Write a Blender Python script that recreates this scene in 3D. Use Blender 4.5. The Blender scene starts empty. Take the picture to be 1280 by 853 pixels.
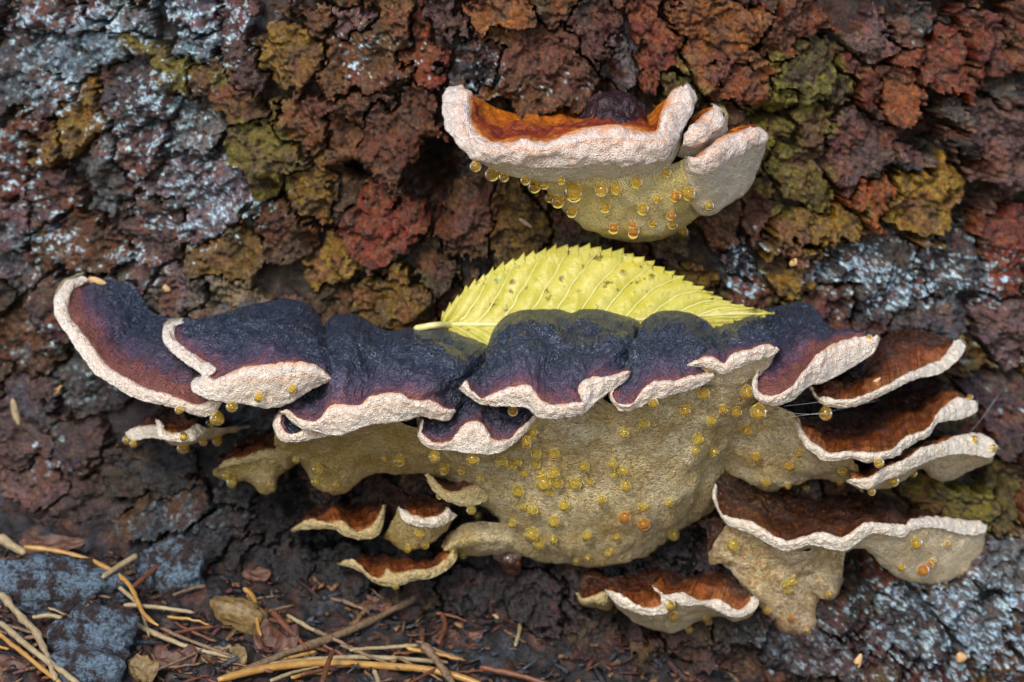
import bpy, math, random
import numpy as np
from mathutils import Vector
from mathutils.bvhtree import BVHTree

random.seed(7); rng = np.random.default_rng(7)
scene = bpy.context.scene
COL = scene.collection
MM = 0.001

# ------------------------------------------------------------------ camera, world, sun, exposure
PITCH = math.radians(12.0)
LENS, SENSOR, DIST = 100.0, 36.0, 711.0
AIM = np.array([0.0, -56.0, 0.0])                                   # millimetres
FWD = np.array([0.0, math.cos(PITCH), -math.sin(PITCH)])
UPV = np.array([0.0, math.sin(PITCH), math.cos(PITCH)])
CAMP = AIM - DIST*FWD
cam = bpy.data.cameras.new('camera'); camo = bpy.data.objects.new('camera', cam); COL.objects.link(camo)
camo.location = Vector(CAMP*MM); camo.rotation_euler = (math.pi/2-PITCH, 0, 0)
cam.lens = LENS; cam.sensor_width = SENSOR; cam.clip_start = 0.01; cam.clip_end = 500
cam.dof.use_dof = True; cam.dof.focus_distance = (DIST+3)*MM; cam.dof.aperture_fstop = 14.0
scene.camera = camo

SUN_EL, SUN_AZ = math.radians(36), math.radians(196)               # azimuth measured from +y, clockwise
world = bpy.data.worlds.new('World'); scene.world = world; world.use_nodes = True
wn = world.node_tree.nodes; wl = world.node_tree.links; wn.clear()
sky = wn.new('ShaderNodeTexSky'); sky.sky_type = 'NISHITA'; sky.sun_disc = False
sky.sun_elevation = SUN_EL; sky.sun_rotation = SUN_AZ
bg = wn.new('ShaderNodeBackground'); bg.inputs['Strength'].default_value = 0.13
wo = wn.new('ShaderNodeOutputWorld')
wl.new(sky.outputs[0], bg.inputs[0]); wl.new(bg.outputs[0], wo.inputs[0])
sun = bpy.data.lights.new('sun', 'SUN'); sun.energy = 1.5; sun.angle = math.radians(16); sun.color = (1.0, 0.95, 0.86)
suno = bpy.data.objects.new('sun', sun); COL.objects.link(suno)
sd = Vector((math.sin(SUN_AZ)*math.cos(SUN_EL), math.cos(SUN_AZ)*math.cos(SUN_EL), math.sin(SUN_EL)))
suno.rotation_euler = sd.to_track_quat('Z', 'Y').to_euler(); suno.location = sd*3
vs = scene.view_settings
vs.view_transform = 'Standard'; vs.look = 'None'; vs.gamma = 1.0; vs.use_curve_mapping = False; vs.exposure = 0.95

# ------------------------------------------------------------------ maths helpers
KPX = SENSOR/(LENS*1280.0)
def P(px, py, Y):
    """photo pixel + depth plane y (mm) -> point (mm)"""
    px = np.asarray(px, float); py = np.asarray(py, float); Y = np.asarray(Y, float)
    a = (px-640)*KPX; b = (426.5-py)*KPX
    dy = FWD[1] + b*UPV[1]; dz = FWD[2] + b*UPV[2]
    t = (Y-CAMP[1])/dy
    return np.stack(np.broadcast_arrays(CAMP[0]+a*t, Y+0*t, CAMP[2]+dz*t), -1)

_perm = np.random.default_rng(3).permutation(256); _perm = np.concatenate([_perm, _perm, _perm])
_grad = np.random.default_rng(4).normal(size=(256, 3)); _grad /= np.linalg.norm(_grad, axis=1)[:, None]
def noise3(p):
    p = np.asarray(p, float); i = np.floor(p).astype(np.int64); f = p-i; i &= 255
    w = f*f*f*(f*(f*6-15)+10); out = 0
    for dx in (0, 1):
        for dy in (0, 1):
            for dz in (0, 1):
                h = _perm[_perm[_perm[(i[..., 0]+dx) & 255]+((i[..., 1]+dy) & 255)]+((i[..., 2]+dz) & 255)]
                g = _grad[h]
                d = g[..., 0]*(f[..., 0]-dx)+g[..., 1]*(f[..., 1]-dy)+g[..., 2]*(f[..., 2]-dz)
                out = out + d*(w[..., 0] if dx else 1-w[..., 0])*(w[..., 1] if dy else 1-w[..., 1])*(w[..., 2] if dz else 1-w[..., 2])
    return out*1.6
def fbm(p, oct=4, gain=.5):
    s = 0; a = 1; q = np.asarray(p, float)
    for k in range(oct):
        s = s + a*noise3(q); q = q*2.03+11.7; a *= gain
    return s
def fbm2(x, y, sc, oct=4, seed=0.0, gain=.5):
    return fbm(np.stack([x/sc, y/sc, np.full_like(x, seed*7.31+.5)], -1), oct, gain)
def sstep(a, b, x):
    t = np.clip((x-a)/(b-a), 0, 1); return t*t*(3-2*t)

def catmull(c, per=12):
    c = np.asarray(c, float)
    if c.ndim == 1: c = c[:, None]
    if len(c) < 2: c = np.repeat(c, 2, 0)
    q = np.concatenate([[2*c[0]-c[1]], c, [2*c[-1]-c[-2]]]); out = []
    t = np.linspace(0, 1, per, endpoint=False)[:, None]
    for k in range(1, len(q)-2):
        a, b, d, e = q[k-1], q[k], q[k+1], q[k+2]
        out.append(.5*((2*b)+(d-a)*t+(2*a-5*b+4*d-e)*t**2+(3*b-a-3*d+e)*t**3))
    out.append(q[-2][None]); return np.concatenate(out)
def resample(pts, n):
    c = catmull(pts, 14); s = np.concatenate([[0], np.cumsum(np.linalg.norm(np.diff(c, axis=0), axis=1))])
    t = np.linspace(0, s[-1], n); return np.stack([np.interp(t, s, c[:, k]) for k in range(c.shape[1])], 1)
def plen(pts):
    return np.linalg.norm(np.diff(np.asarray(pts, float), axis=0), axis=1).sum()
def keys(d, n):
    c = catmull(np.atleast_1d(np.asarray(d, float)), 10)[:, 0]; return np.interp(np.linspace(0, 1, n), np.linspace(0, 1, len(c)), c)
def smooth1(a, r):
    k = np.ones(2*r+1)/(2*r+1); return np.convolve(np.pad(a, r, mode='edge'), k, 'valid')

# ------------------------------------------------------------------ object helpers
def tag(o, label=None, cat=None, group=None, kind=None):
    if label: o['label'] = label
    if cat: o['category'] = cat
    if group: o['group'] = group
    if kind: o['kind'] = kind
    return o
def mesh_np(name, V, F, mat=None, attrs=None, cols=None, smooth=True):
    """V in metres (n,3); F (m,4) or (m,3) int"""
    me = bpy.data.meshes.new(name); V = np.ascontiguousarray(V, np.float32); F = np.ascontiguousarray(F, np.int32)
    k = F.shape[1]
    me.vertices.add(len(V)); me.vertices.foreach_set('co', V.ravel())
    me.loops.add(F.size); me.loops.foreach_set('vertex_index', F.ravel())
    me.polygons.add(len(F)); me.polygons.foreach_set('loop_start', np.arange(0, F.size, k, dtype=np.int32))
    me.polygons.foreach_set('loop_total', np.full(len(F), k, np.int32))
    if smooth: me.polygons.foreach_set('use_smooth', np.ones(len(F), bool))
    for an, av in (attrs or {}).items():
        a = me.attributes.new(an, 'FLOAT', 'POINT'); a.data.foreach_set('value', np.ascontiguousarray(av, np.float32))
    if cols is not None:
        a = me.attributes.new('col', 'FLOAT_COLOR', 'POINT')
        a.data.foreach_set('color', np.ascontiguousarray(np.concatenate([cols, np.ones((len(cols), 1))], 1), np.float32).ravel())
    me.update(); me.validate()
    if mat: me.materials.append(mat)
    return me
def link(name, me, parent=None):
    o = bpy.data.objects.new(name, me); COL.objects.link(o)
    if parent: o.parent = parent
    return o
def empty(name, base_mm):
    o = bpy.data.objects.new(name, None); o.empty_display_size = .01; COL.objects.link(o); o.location = Vector(np.asarray(base_mm)*MM); return o
def gridF(M, N, wrap=False):
    i = np.arange(M-1)[:, None]*N; j = np.arange(N-1 if not wrap else N)[None]
    a = (i+j).ravel(); b = (i+(j+1) % N).ravel()
    return np.stack([a, b, b+N, a+N], 1)
def grid_normals(G):
    du = np.gradient(G, axis=1); dv = np.gradient(G, axis=0); n = np.cross(du, dv); return n/(np.linalg.norm(n, axis=-1, keepdims=True)+1e-9)

# ------------------------------------------------------------------ materials
class NT:
    def __init__(s, name):
        s.m = bpy.data.materials.new(name); s.m.use_nodes = True; s.t = s.m.node_tree; s.n = s.t.nodes; s.b = s.n['Principled BSDF']
        tc = s.n.new('ShaderNodeTexCoord'); vm = s.n.new('ShaderNodeVectorMath'); vm.operation = 'SCALE'; vm.inputs['Scale'].default_value = 1000
        s.l(tc.outputs['Object'], vm.inputs[0]); s.co = vm.outputs[0]
    def l(s, a, b): s.t.links.new(a, b)
    def put(s, sock, v):
        if isinstance(v, bpy.types.NodeSocket): s.l(v, sock)
        else: sock.default_value = (*v, 1) if isinstance(v, tuple) and len(v) == 3 and sock.type == 'RGBA' else v
    def noise(s, scale, detail=3, rough=.55, co=None, dist=0):
        t = s.n.new('ShaderNodeTexNoise'); s.l(co or s.co, t.inputs['Vector']); t.inputs['Scale'].default_value = scale
        t.inputs['Detail'].default_value = detail; t.inputs['Roughness'].default_value = rough; t.inputs['Distortion'].default_value = dist
        return t.outputs[0]
    def voro(s, scale, feat='F1', out='Distance'):
        t = s.n.new('ShaderNodeTexVoronoi'); t.feature = feat; s.l(s.co, t.inputs['Vector']); t.inputs['Scale'].default_value = scale; return t.outputs[out]
    def attr(s, name, out='Fac'):
        a = s.n.new('ShaderNodeAttribute'); a.attribute_name = name; return a.outputs[out]
    def ramp(s, f, stops, lin=True):
        r = s.n.new('ShaderNodeValToRGB'); s.l(f, r.inputs[0]); e = r.color_ramp.elements
        while len(e) < len(stops): e.new(.5)
        for k, (p, c) in enumerate(stops):
            e[k].position = p; e[k].color = (*c, 1) if isinstance(c, tuple) else (c, c, c, 1)
        return r.outputs[0]
    def mix(s, f, a, b, mode='MIX'):
        x = s.n.new('ShaderNodeMix'); x.data_type = 'RGBA'; x.blend_type = mode
        s.put(x.inputs[0], f); s.put(x.inputs[6], a); s.put(x.inputs[7], b); return x.outputs[2]
    def math(s, op, a, b=0.0, c=0.0):
        x = s.n.new('ShaderNodeMath'); x.operation = op; s.put(x.inputs[0], a); s.put(x.inputs[1], b); s.put(x.inputs[2], c); return x.outputs[0]
    def bump(s, h, dist_mm, strength=1.0, nrm=None):
        x = s.n.new('ShaderNodeBump'); x.inputs['Distance'].default_value = dist_mm*MM; x.inputs['Strength'].default_value = strength
        s.l(h, x.inputs['Height'])
        if nrm: s.l(nrm, x.inputs['Normal'])
        return x.outputs[0]
    def out(s, **kw):
        for k, v in kw.items(): s.put(s.b.inputs[k.replace('_', ' ')], v)
        return s.m

def radial(t, ku, kw):
    cx = t.n.new('ShaderNodeCombineXYZ'); t.l(t.math('MULTIPLY', t.attr('u'), ku), cx.inputs[0]); t.l(t.math('MULTIPLY', t.attr('w'), kw), cx.inputs[1]); return cx.outputs[0]
def mat_cap_black(name='black_cap', purple=0.0):
    t = NT(name); w = t.attr('w')
    n3 = t.noise(.45, 4, .6); g = t.voro(2.4); gf = t.noise(3.0, 2, .6)
    wv = t.math('ADD', t.math('ADD', w, purple), t.math('MULTIPLY', t.math('SUBTRACT', n3, .5), .5))
    c = t.ramp(wv, [(0.0, (.012, .024, .048)), (.55, (.016, .025, .05)), (.78, (.048, .032, .07)), (.93, (.12, .03, .05)), (1.0, (.2, .05, .03))])
    spk = t.math('MULTIPLY', t.ramp(g, [(.1, 1.0), (.34, 0.0)]), t.ramp(gf, [(.42, 0.0), (.62, 1.0)]))
    c = t.mix(t.math('MULTIPLY', spk, t.ramp(wv, [(.3, .3), (.85, .9)])), c, (.34, .24, .36))
    wr = t.noise(1.0, 3, .55, co=radial(t, .42, 2.2), dist=1.2)
    b = t.bump(t.math('SUBTRACT', 1.0, g), .3, .9, t.bump(t.noise(.75, 3, .6, dist=.8), 1.6, .8, t.bump(wr, 3.0, .8)))
    return t.out(Base_Color=c, Roughness=t.ramp(wv, [(.3, .3), (.6, .36), (.85, .6)]), Normal=b, Specular_IOR_Level=.95, Coat_Weight=t.math('MULTIPLY', t.ramp(t.noise(.13, 3), [(.42, .15), (.56, .9)]), t.ramp(wv, [(.1, .3), (.3, 1.0), (.75, .0)])), Coat_Roughness=.14, Coat_Normal=b)
def mat_cap_brown(name='brown_cap', dark=0.0):
    t = NT(name); w = t.attr('w'); n2 = t.noise(1.1, 4, .7); n3 = t.noise(.3, 4, .6); fib = t.noise(1.0, 4, .65, co=radial(t, 1.5, 1.6), dist=.5)
    wv = t.math('ADD', t.math('SUBTRACT', w, dark), t.math('MULTIPLY', t.math('SUBTRACT', n3, .5), .6))
    c = t.ramp(wv, [(0.0, (.01, .006, .006)), (.35, (.04, .013, .008)), (.6, (.2, .05, .011)), (.82, (.38, .09, .014)), (1.0, (.55, .19, .045))])
    c = t.mix(t.ramp(fib, [(.46, 0.0), (.6, .8)]), c, (.045, .012, .007))
    c = t.mix(t.ramp(n2, [(.52, 0.0), (.64, .6)]), c, (.36, .12, .03))
    wet = t.ramp(t.noise(.16, 2), [(.44, .5), (.56, .08)])
    b = t.bump(t.noise(1.9, 4, .65), .4, .7, t.bump(fib, 1.7, .9, t.bump(n3, 2.0, .7)))
    return t.out(Base_Color=c, Roughness=wet, Normal=b, Specular_IOR_Level=.8, Coat_Weight=t.ramp(t.noise(.2, 2), [(.46, 0.0), (.54, .8)]), Coat_Roughness=.05)
def mat_cap_orange():
    t = NT('orange_cap'); w = t.attr('w'); n2 = t.noise(.9, 4, .7); n3 = t.noise(.25, 4, .6)
    wv = t.math('ADD', w, t.math('MULTIPLY', t.math('SUBTRACT', n3, .5), .8))
    c = t.ramp(wv, [(0.05, (.68, .2, .014)), (.4, (.5, .12, .011)), (.62, (.18, .024, .016)), (.82, (.36, .055, .012)), (1.0, (.68, .24, .04))])
    c = t.mix(t.ramp(n2, [(.52, 0.0), (.68, .8)]), c, (.05, .01, .01))
    b = t.bump(t.noise(1.6, 4, .65), .6, .9, t.bump(n3, 1.6, .8))
    return t.out(Base_Color=c, Roughness=.28, Normal=b)
def mat_rim(name, base, peach, peach_amt=1.0, sp=.1):
    t = NT(name); w = t.attr('w'); n2 = t.noise(1.6, 3, .65); n3 = t.noise(.35, 3, .6)
    wv = t.math('ADD', w, t.math('MULTIPLY', t.math('SUBTRACT', n3, .5), .34))
    f = t.ramp(wv, [(0.0, .95), (.1, .45), (.2, .08), (.3, .15), (.38, .6), (.46, .2), (1.0, .05)])
    c = t.mix(t.math('MULTIPLY', f, peach_amt), base, peach)
    c = t.mix(t.ramp(n2, [(.38, .55), (.5, 0.0)]), c, tuple(x*y for x, y in zip(base, (.6, .5, .42))))
    c = t.mix(t.ramp(t.noise(.22, 3), [(.52, 0.0), (.75, .3)]), c, peach)
    pores = t.voro(2.6); lowf = t.ramp(w, [(.35, 0.0), (.6, 1.0)])
    c = t.mix(t.math('MULTIPLY', t.math('MULTIPLY', t.ramp(pores, [(.12, 1.0), (.3, 0.0)]), lowf), .6), c, tuple(x*.42 for x in base))
    b = t.bump(pores, .4, .9, t.bump(n2, .6, .8))
    return t.out(Base_Color=c, Roughness=.55, Normal=b, Subsurface_Weight=sp, Subsurface_Radius=(1.0, .6, .35), Subsurface_Scale=.001)
def mat_pore(name, c0, c1, spot, edge, spots=.55):
    t = NT(name); w = t.attr('w'); n1 = t.noise(.1, 4, .6); n2 = t.noise(.8, 5, .75)
    c = t.mix(t.ramp(n1, [(.38, 0.0), (.62, 1.0)]), c0, c1)
    c = t.mix(t.ramp(w, [(.55, 0.0), (1.0, 1.0)]), c, edge)
    c = t.mix(t.ramp(n2, [(.49, 0.0), (.6, spots)]), c, spot)
    c = t.mix(t.ramp(n2, [(.38, spots*.9), (.47, 0.0)]), c, tuple(min(.8, x*1.35) for x in c1))
    pv = t.voro(2.1)
    c = t.mix(t.math('MULTIPLY', t.ramp(pv, [(.1, 1.0), (.3, 0.0)]), spots), c, tuple(x*.6 for x in spot))
    b = t.bump(pv, .6, .9, t.bump(n2, 1.4, .9))
    return t.out(Base_Color=c, Roughness=.55, Normal=b)
def mat_bark(name='bark', rough=(.18, .5)):
    t = NT(name); c = t.attr('col', 'Color'); n = t.noise(.9, 5, .7); n2 = t.noise(3.5, 3, .7)
    c = t.mix(1.0, c, t.ramp(n, [(.32, .3), (.5, 1.0), (.66, 1.9)]), 'MULTIPLY')
    c = t.mix(1.0, c, t.ramp(n2, [(.32, .45), (.5, 1.0), (.68, 1.8)]), 'MULTIPLY')
    r = t.ramp(t.noise(.5, 3), [(.35, rough[0]), (.65, rough[1])])
    b = t.bump(n2, .3, 1.0, t.bump(n, .6, .9))
    return t.out(Base_Color=c, Roughness=r, Normal=b, Specular_IOR_Level=.5)
def mat_drop(name, col):
    t = NT(name); return t.out(Base_Color=col, Roughness=0.0, IOR=1.34, Transmission_Weight=.9 if name != 'clear_water' else 1.0, Specular_IOR_Level=.8)
def mat_simple(name, c0, c1, sc=.6, rough=.5, bump=.3, stretch=None, spec=.5):
    t = NT(name); co = None
    if stretch:
        m = t.n.new('ShaderNodeMapping'); m.inputs['Scale'].default_value = stretch; t.l(t.co, m.inputs['Vector']); co = m.outputs[0]
    n = t.noise(sc, 4, .65, co=co)
    return t.out(Base_Color=t.mix(t.ramp(n, [(.3, 0.0), (.7, 1.0)]), c0, c1), Roughness=rough, Normal=t.bump(n, bump, .8), Specular_IOR_Level=spec)

def mat_crust():
    t = NT('blue_grey_crust'); a = t.noise(.16, 5, .7); b_ = t.noise(1.1, 5, .75)
    c = t.mix(t.ramp(b_, [(.4, 0.0), (.6, 1.0)]), (.012, .011, .013), (.07, .04, .032))
    c = t.mix(t.math('MULTIPLY', t.ramp(a, [(.44, 0.0), (.54, 1.0)]), t.ramp(b_, [(.38, .1), (.55, 1.0)])), c, (.2, .29, .38))
    return t.out(Base_Color=c, Roughness=.42, Normal=t.bump(b_, 1.6, 1.0, t.bump(a, 3.0, .8)))
M = dict(stone=mat_crust(),
    cap_black=mat_cap_black(), cap_purple=mat_cap_black('purple_cap', .17), cap_brown=mat_cap_brown(), cap_dark=mat_cap_brown('dark_brown_cap', .42), cap_orange=mat_cap_orange(),
    rim=mat_rim('cream_rim', (.78, .72, .64), (.72, .38, .2)), rim_white=mat_rim('white_rim', (.76, .7, .6), (.72, .42, .22), .5),
    rim_top=mat_rim('upper_rim', (.74, .66, .6), (.72, .26, .06), .9), rim_yel=mat_rim('dull_cream_rim', (.5, .42, .22), (.5, .24, .05), .8),
    pore=mat_pore('pore_tan', (.54, .38, .14), (.72, .6, .38), (.2, .11, .03), (.66, .55, .3), .6),
    pore_pale=mat_pore('pore_pale', (.72, .57, .34), (.8, .68, .48), (.5, .26, .07), (.78, .66, .42), .35),
    pore_yel=mat_pore('pore_yellow', (.78, .62, .22), (.82, .7, .4), (.5, .32, .05), (.82, .58, .025), .3),
    pore_dim=mat_pore('pore_dull', (.46, .33, .09), (.58, .46, .22), (.24, .11, .02), (.55, .44, .2), .5),
    pore_stain=mat_pore('pore_stained', (.62, .46, .22), (.74, .6, .4), (.4, .16, .03), (.34, .13, .03), .75), knob=mat_simple('black_knob', (.008, .006, .009), (.045, .016, .016), .6, .24, 1.4),
    pore_cream=mat_pore('pore_cream', (.8, .7, .52), (.8, .72, .58), (.6, .36, .1), (.84, .62, .14), .3),
    bark=mat_bark(), soil=mat_bark('soil', (.25, .6)),
    drop=mat_drop('amber_liquid', (1.0, .7, .1)), drop_orange=mat_drop('orange_liquid', (1.0, .48, .06)), drop_yellow=mat_drop('yellow_liquid', (1.0, .8, .14)),
    water=mat_drop('clear_water', (.97, .98, .97)),
    needle=mat_simple('dry_needle', (.3, .14, .03), (.46, .26, .07), .3, .35, .15),
    needle_pale=mat_simple('straw_needle', (.2, .14, .07), (.4, .31, .18), .5, .5, .3),
    needle_red=mat_simple('red_needle', (.07, .024, .013), (.19, .065, .028), .5, .5, .2),
    twig=mat_simple('twig_bark', (.08, .05, .03), (.24, .15, .08), .8, .6, .4),
    scrap=mat_simple('brown_leaf', (.03, .014, .01), (.13, .045, .02), .5, .55, .5),
    scrap_ochre=mat_simple('ochre_leaf', (.08, .05, .018), (.24, .15, .05), .6, .5, .6),
    seed=mat_simple('seed_scale', (.4, .2, .06), (.6, .4, .2), .6, .4, .1),
    thread=mat_simple('spider_silk', (.6, .6, .6), (.7, .7, .7), .6, .3, .0),
)

# ------------------------------------------------------------------ trunk surface and ground functions
RT = 430.0
def ytrunk(x, z):
    x = np.asarray(x, float); z = np.asarray(z, float)
    xx = np.clip(x, -RT*.98, RT*.98)
    y = RT-np.sqrt(RT*RT-xx*xx)
    y = y - 16*sstep(-20, -100, z) - 14*sstep(30, 120, x)*sstep(-20, -90, z)
    return y
def zground(x, y):
    x = np.asarray(x, float); y = np.asarray(y, float)
    return np.interp(x, [-200, -118, -60, -30, 35, 100, 200], [-62, -65, -72, -78, -88, -112, -125])+.36*np.clip(y, -300, 40)
def on_trunk(px, py, off=0.0):
    Y = np.zeros_like(np.asarray(px, float))
    for _ in range(6):
        p = P(px, py, Y); Y = ytrunk(p[..., 0], p[..., 2])-off
    return P(px, py, Y)
def on_ground(px, py, off=0.0):
    px = np.asarray(px, float); py = np.asarray(py, float)
    lo = np.full_like(px, -500.0); hi = np.full_like(px, 60.0)
    for _ in range(40):
        m = (lo+hi)/2; p = P(px, py, m); above = p[..., 2] > zground(p[..., 0], m)+off
        lo = np.where(above, m, lo); hi = np.where(above, hi, m)
    return P(px, py, lo)

# ================================================================== TREE TRUNK with bark plates
STEP = 2.0
gx = np.arange(-270, 1551, STEP); gy = np.arange(-230, 935, STEP)
GX, GY = np.meshgrid(gx, gy)
wx = GX + 22*fbm2(GX, GY, 85, 3, 1) + 11*fbm2(GX, GY, 22, 4, 2, .62)
wy = GY + 22*fbm2(GX, GY, 85, 3, 3) + 11*fbm2(GX, GY, 22, 4, 4, .62)
PAL = dict(rust=(.2, .055, .014), orange=(.29, .1, .02), red=(.135, .026, .016), brown=(.1, .042, .018), dark=(.03, .02, .015), olive=(.12, .1, .014), ochre=(.2, .12, .028),
           mauve=(.12, .07, .075), grey=(.15, .17, .19), lilac=(.17, .15, .19), blue=(.14, .2, .25), black=(.012, .012, .014), slate=(.05, .055, .07), plum=(.08, .05, .065))
# px, py, rx, ry, angle, height(mm), colour
SEEDS = [
 (58,125,24,38,5,4,'mauve'),(62,175,24,34,-5,4.5,'ochre'),(75,235,24,34,20,4,'mauve'),(20,270,24,44,25,4,'mauve'),(105,140,16,44,10,3.5,'ochre'),
 (175,40,30,16,15,4,'grey'),(245,20,24,22,0,4,'lilac'),(245,52,26,16,-10,3.5,'blue'),(300,35,20,46,-8,5,'mauve'),(365,68,28,30,0,4,'ochre'),(400,18,34,22,0,3.5,'brown'),
 (215,85,62,20,26,6,'olive'),(290,125,50,24,45,6.5,'brown'),(325,195,28,52,10,5.5,'olive'),(190,130,42,48,15,3,'lilac'),(195,185,38,36,0,2.5,'mauve'),(255,175,32,44,10,2,'grey'),
 (250,240,46,40,0,3,'lilac'),(110,310,42,34,0,3.5,'brown'),(195,285,36,30,20,3.2,'mauve'),(30,190,24,60,10,2,'red'),(20,100,26,50,-10,2.5,'slate'),(100,60,50,24,20,2.5,'blue'),(55,20,46,24,10,3,'mauve'),
 (130,235,26,44,0,2,'grey'),(20,340,34,34,0,2,'slate'),(300,320,44,26,-10,3,'ochre'),(370,150,34,34,0,3,'brown'),(395,235,30,34,0,2,'ochre'),(360,290,36,30,20,3,'brown'),
 (470,62,52,52,10,5,'brown'),(430,22,52,24,15,5,'mauve'),(565,28,22,32,20,5,'mauve'),(540,70,26,44,0,2.5,'red'),(640,14,40,26,0,6,'orange'),(665,85,62,50,0,5,'brown'),(590,85,36,28,-20,3,'slate'),
 (505,165,44,58,-20,6.5,'rust'),(470,125,36,24,-25,4,'brown'),(482,285,46,36,0,6,'red'),(440,175,24,40,10,2,'brown'),(425,235,24,28,0,1.5,'dark'),(420,320,34,36,0,3,'ochre'),(500,370,48,40,0,5,'ochre'),(545,215,24,40,0,-3,'black'),
 (440,215,20,22,0,-3,'black'),(585,270,30,56,10,2.5,'brown'),(635,285,30,44,0,3,'ochre'),(550,330,34,34,0,3,'olive'),(590,150,30,40,0,2.5,'dark'),(740,30,34,44,0,3,'dark'),(775,80,26,44,10,2.5,'slate'),
 (810,60,34,52,10,6,'red'),(890,45,66,46,8,8,'orange'),(925,80,46,32,-8,7.5,'rust'),(850,95,36,20,0,5,'olive'),(985,40,36,34,0,6.5,'rust'),(1005,95,44,40,15,5.5,'olive'),(960,120,34,26,0,4,'olive'),
 (1085,45,22,38,0,6,'mauve'),(1080,95,24,28,0,6,'red'),(1130,30,34,22,0,3.5,'slate'),(1165,95,50,36,25,7,'red'),(1130,110,26,40,20,6,'rust'),(1222,40,26,50,5,7.5,'red'),(1265,30,22,54,8,6.5,'rust'),(1265,105,38,22,10,4,'slate'),
 (1245,180,48,60,15,4.5,'mauve'),(1160,165,26,36,0,0,'black'),(1198,145,28,18,40,7,'slate'),(1205,190,34,11,42,7,'slate'),(1145,190,30,12,5,6,'slate'),(1060,185,64,28,-20,4,'mauve'),(1090,250,42,26,-18,7,'rust'),
 (1000,200,36,56,10,3,'olive'),(1020,285,80,20,-28,6.5,'ochre'),(1150,250,52,34,-20,5,'ochre'),(960,265,26,50,10,2.5,'brown'),(985,335,48,22,-35,5,'ochre'),(1090,340,62,44,0,3,'slate'),(1190,330,50,40,10,2.5,'slate'),
 (1225,265,40,30,0,0,'black'),(1260,320,34,50,0,2.5,'red'),(1180,400,48,26,0,3,'slate'),(1250,400,34,40,0,3.5,'plum'),(930,320,26,34,0,2,'slate'),(905,270,26,34,0,2,'brown'),(960,170,26,44,0,2,'olive'),
 (30,430,40,36,0,2,'brown'),(30,530,52,44,30,4.5,'plum'),(110,560,36,34,-20,4,'plum'),(45,600,40,24,20,3.5,'mauve'),(22,655,34,30,0,4,'rust'),(110,480,44,36,0,2,'slate'),(100,620,44,36,0,3,'mauve'),(215,630,50,24,-15,5,'brown'),
 (190,580,44,34,0,2.5,'dark'),(280,660,44,30,0,3,'slate'),(350,650,40,40,0,1,'black'),(1250,500,36,50,0,2,'plum'),(1180,630,70,26,15,4,'olive'),(1255,640,36,50,0,2.5,'olive'),(1120,790,60,40,0,3,'slate'),(1210,770,54,44,0,3,'grey'),
 (1060,760,40,40,0,2,'dark'),(1245,700,40,40,0,3,'grey'),(1000,820,60,40,0,2,'slate'),
]
extra = []
for k in range(900):
    c = (rng.uniform(-240, 1520), rng.uniform(-200, 900))
    if 1.0 > min(math.hypot((c[0]-s[0])/(s[2]*.85+22), (c[1]-s[1])/(s[3]*.85+22)) for s in SEEDS+extra): continue
    col = random.choice(['brown','mauve','grey','slate','lilac','plum'] if c[0] < 380 else (['brown','dark','red','ochre'] if c[0] < 900 else ['brown','olive','slate','red','dark']))
    extra.append((c[0], c[1], rng.uniform(24, 42), rng.uniform(26, 46), rng.uniform(-30, 30), rng.uniform(1, 4.5), col))
SEEDS = SEEDS+extra
d1 = np.full(GX.shape, 1e9); d2 = d1.copy(); lab = np.zeros(GX.shape, np.int32)
for i, (cx, cy, rx, ry, an, h, c) in enumerate(SEEDS):
    j0, j1 = np.searchsorted(gx, [cx-190, cx+190]); i0, i1 = np.searchsorted(gy, [cy-190, cy+190]); sl = np.s_[i0:i1, j0:j1]
    a = math.radians(an); dx = wx[sl]-cx; dy = wy[sl]-cy
    r = (np.abs((dx*math.cos(a)+dy*math.sin(a))/rx)**1.35+np.abs((-dx*math.sin(a)+dy*math.cos(a))/ry)**1.35)**(1/1.35)
    D1, D2, L = d1[sl], d2[sl], lab[sl]; m = r < D1
    D2[...] = np.where(m, D1, np.minimum(D2, r)); L[...] = np.where(m, i, L); D1[...] = np.where(m, r, D1)
S = np.array([s[:6] for s in SEEDS]); rad = np.sqrt(S[:, 2]*S[:, 3])
E = (np.minimum(d2, 6)-d1)*rad[lab]*.55                             # rough distance to the plate edge, px
E = np.where(d1 > 1.5, np.minimum(E, 4-(d1-1.5)*30), E)
f_lo = fbm2(GX, GY, 60, 4, 5); f_mid = fbm2(GX, GY, 22, 4, 6); f_hi = fbm2(GX, GY, 7, 3, 7)
tilt = rng.normal(size=(len(SEEDS), 2))*np.array([.034, .026])+np.array([0, .045])
H = S[lab, 5]*1.45-1.2 + np.clip(tilt[lab, 0]*(GX-S[lab, 0]) + tilt[lab, 1]*(GY-S[lab, 1]), -3, 3)
def terrace(v):                                                     # flaking layers: flat treads, sharp risers
    fl = np.floor(v); return fl+sstep(.86, 1, v-fl)+.12*(v-fl)
lay1 = terrace(fbm2(GX, GY, 46, 4, 9, .55)*2.6); lay2 = terrace(fbm2(GX, GY, 17, 4, 10, .6)*2.2)
rid = 1-np.abs(fbm2(GX, GY, 26, 3, 14))*3.2
H = H + 1.7*lay1 + .55*lay2 + .9*f_lo + .3*f_mid + .14*f_hi + .08*fbm2(GX, GY, 3.2, 2, 15) - 1.0*(E < 3+6*f_mid)
H = H - 1.6*np.clip(rid-.72, 0, 1)*4*(f_lo > -.1)                    # cracks
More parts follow.
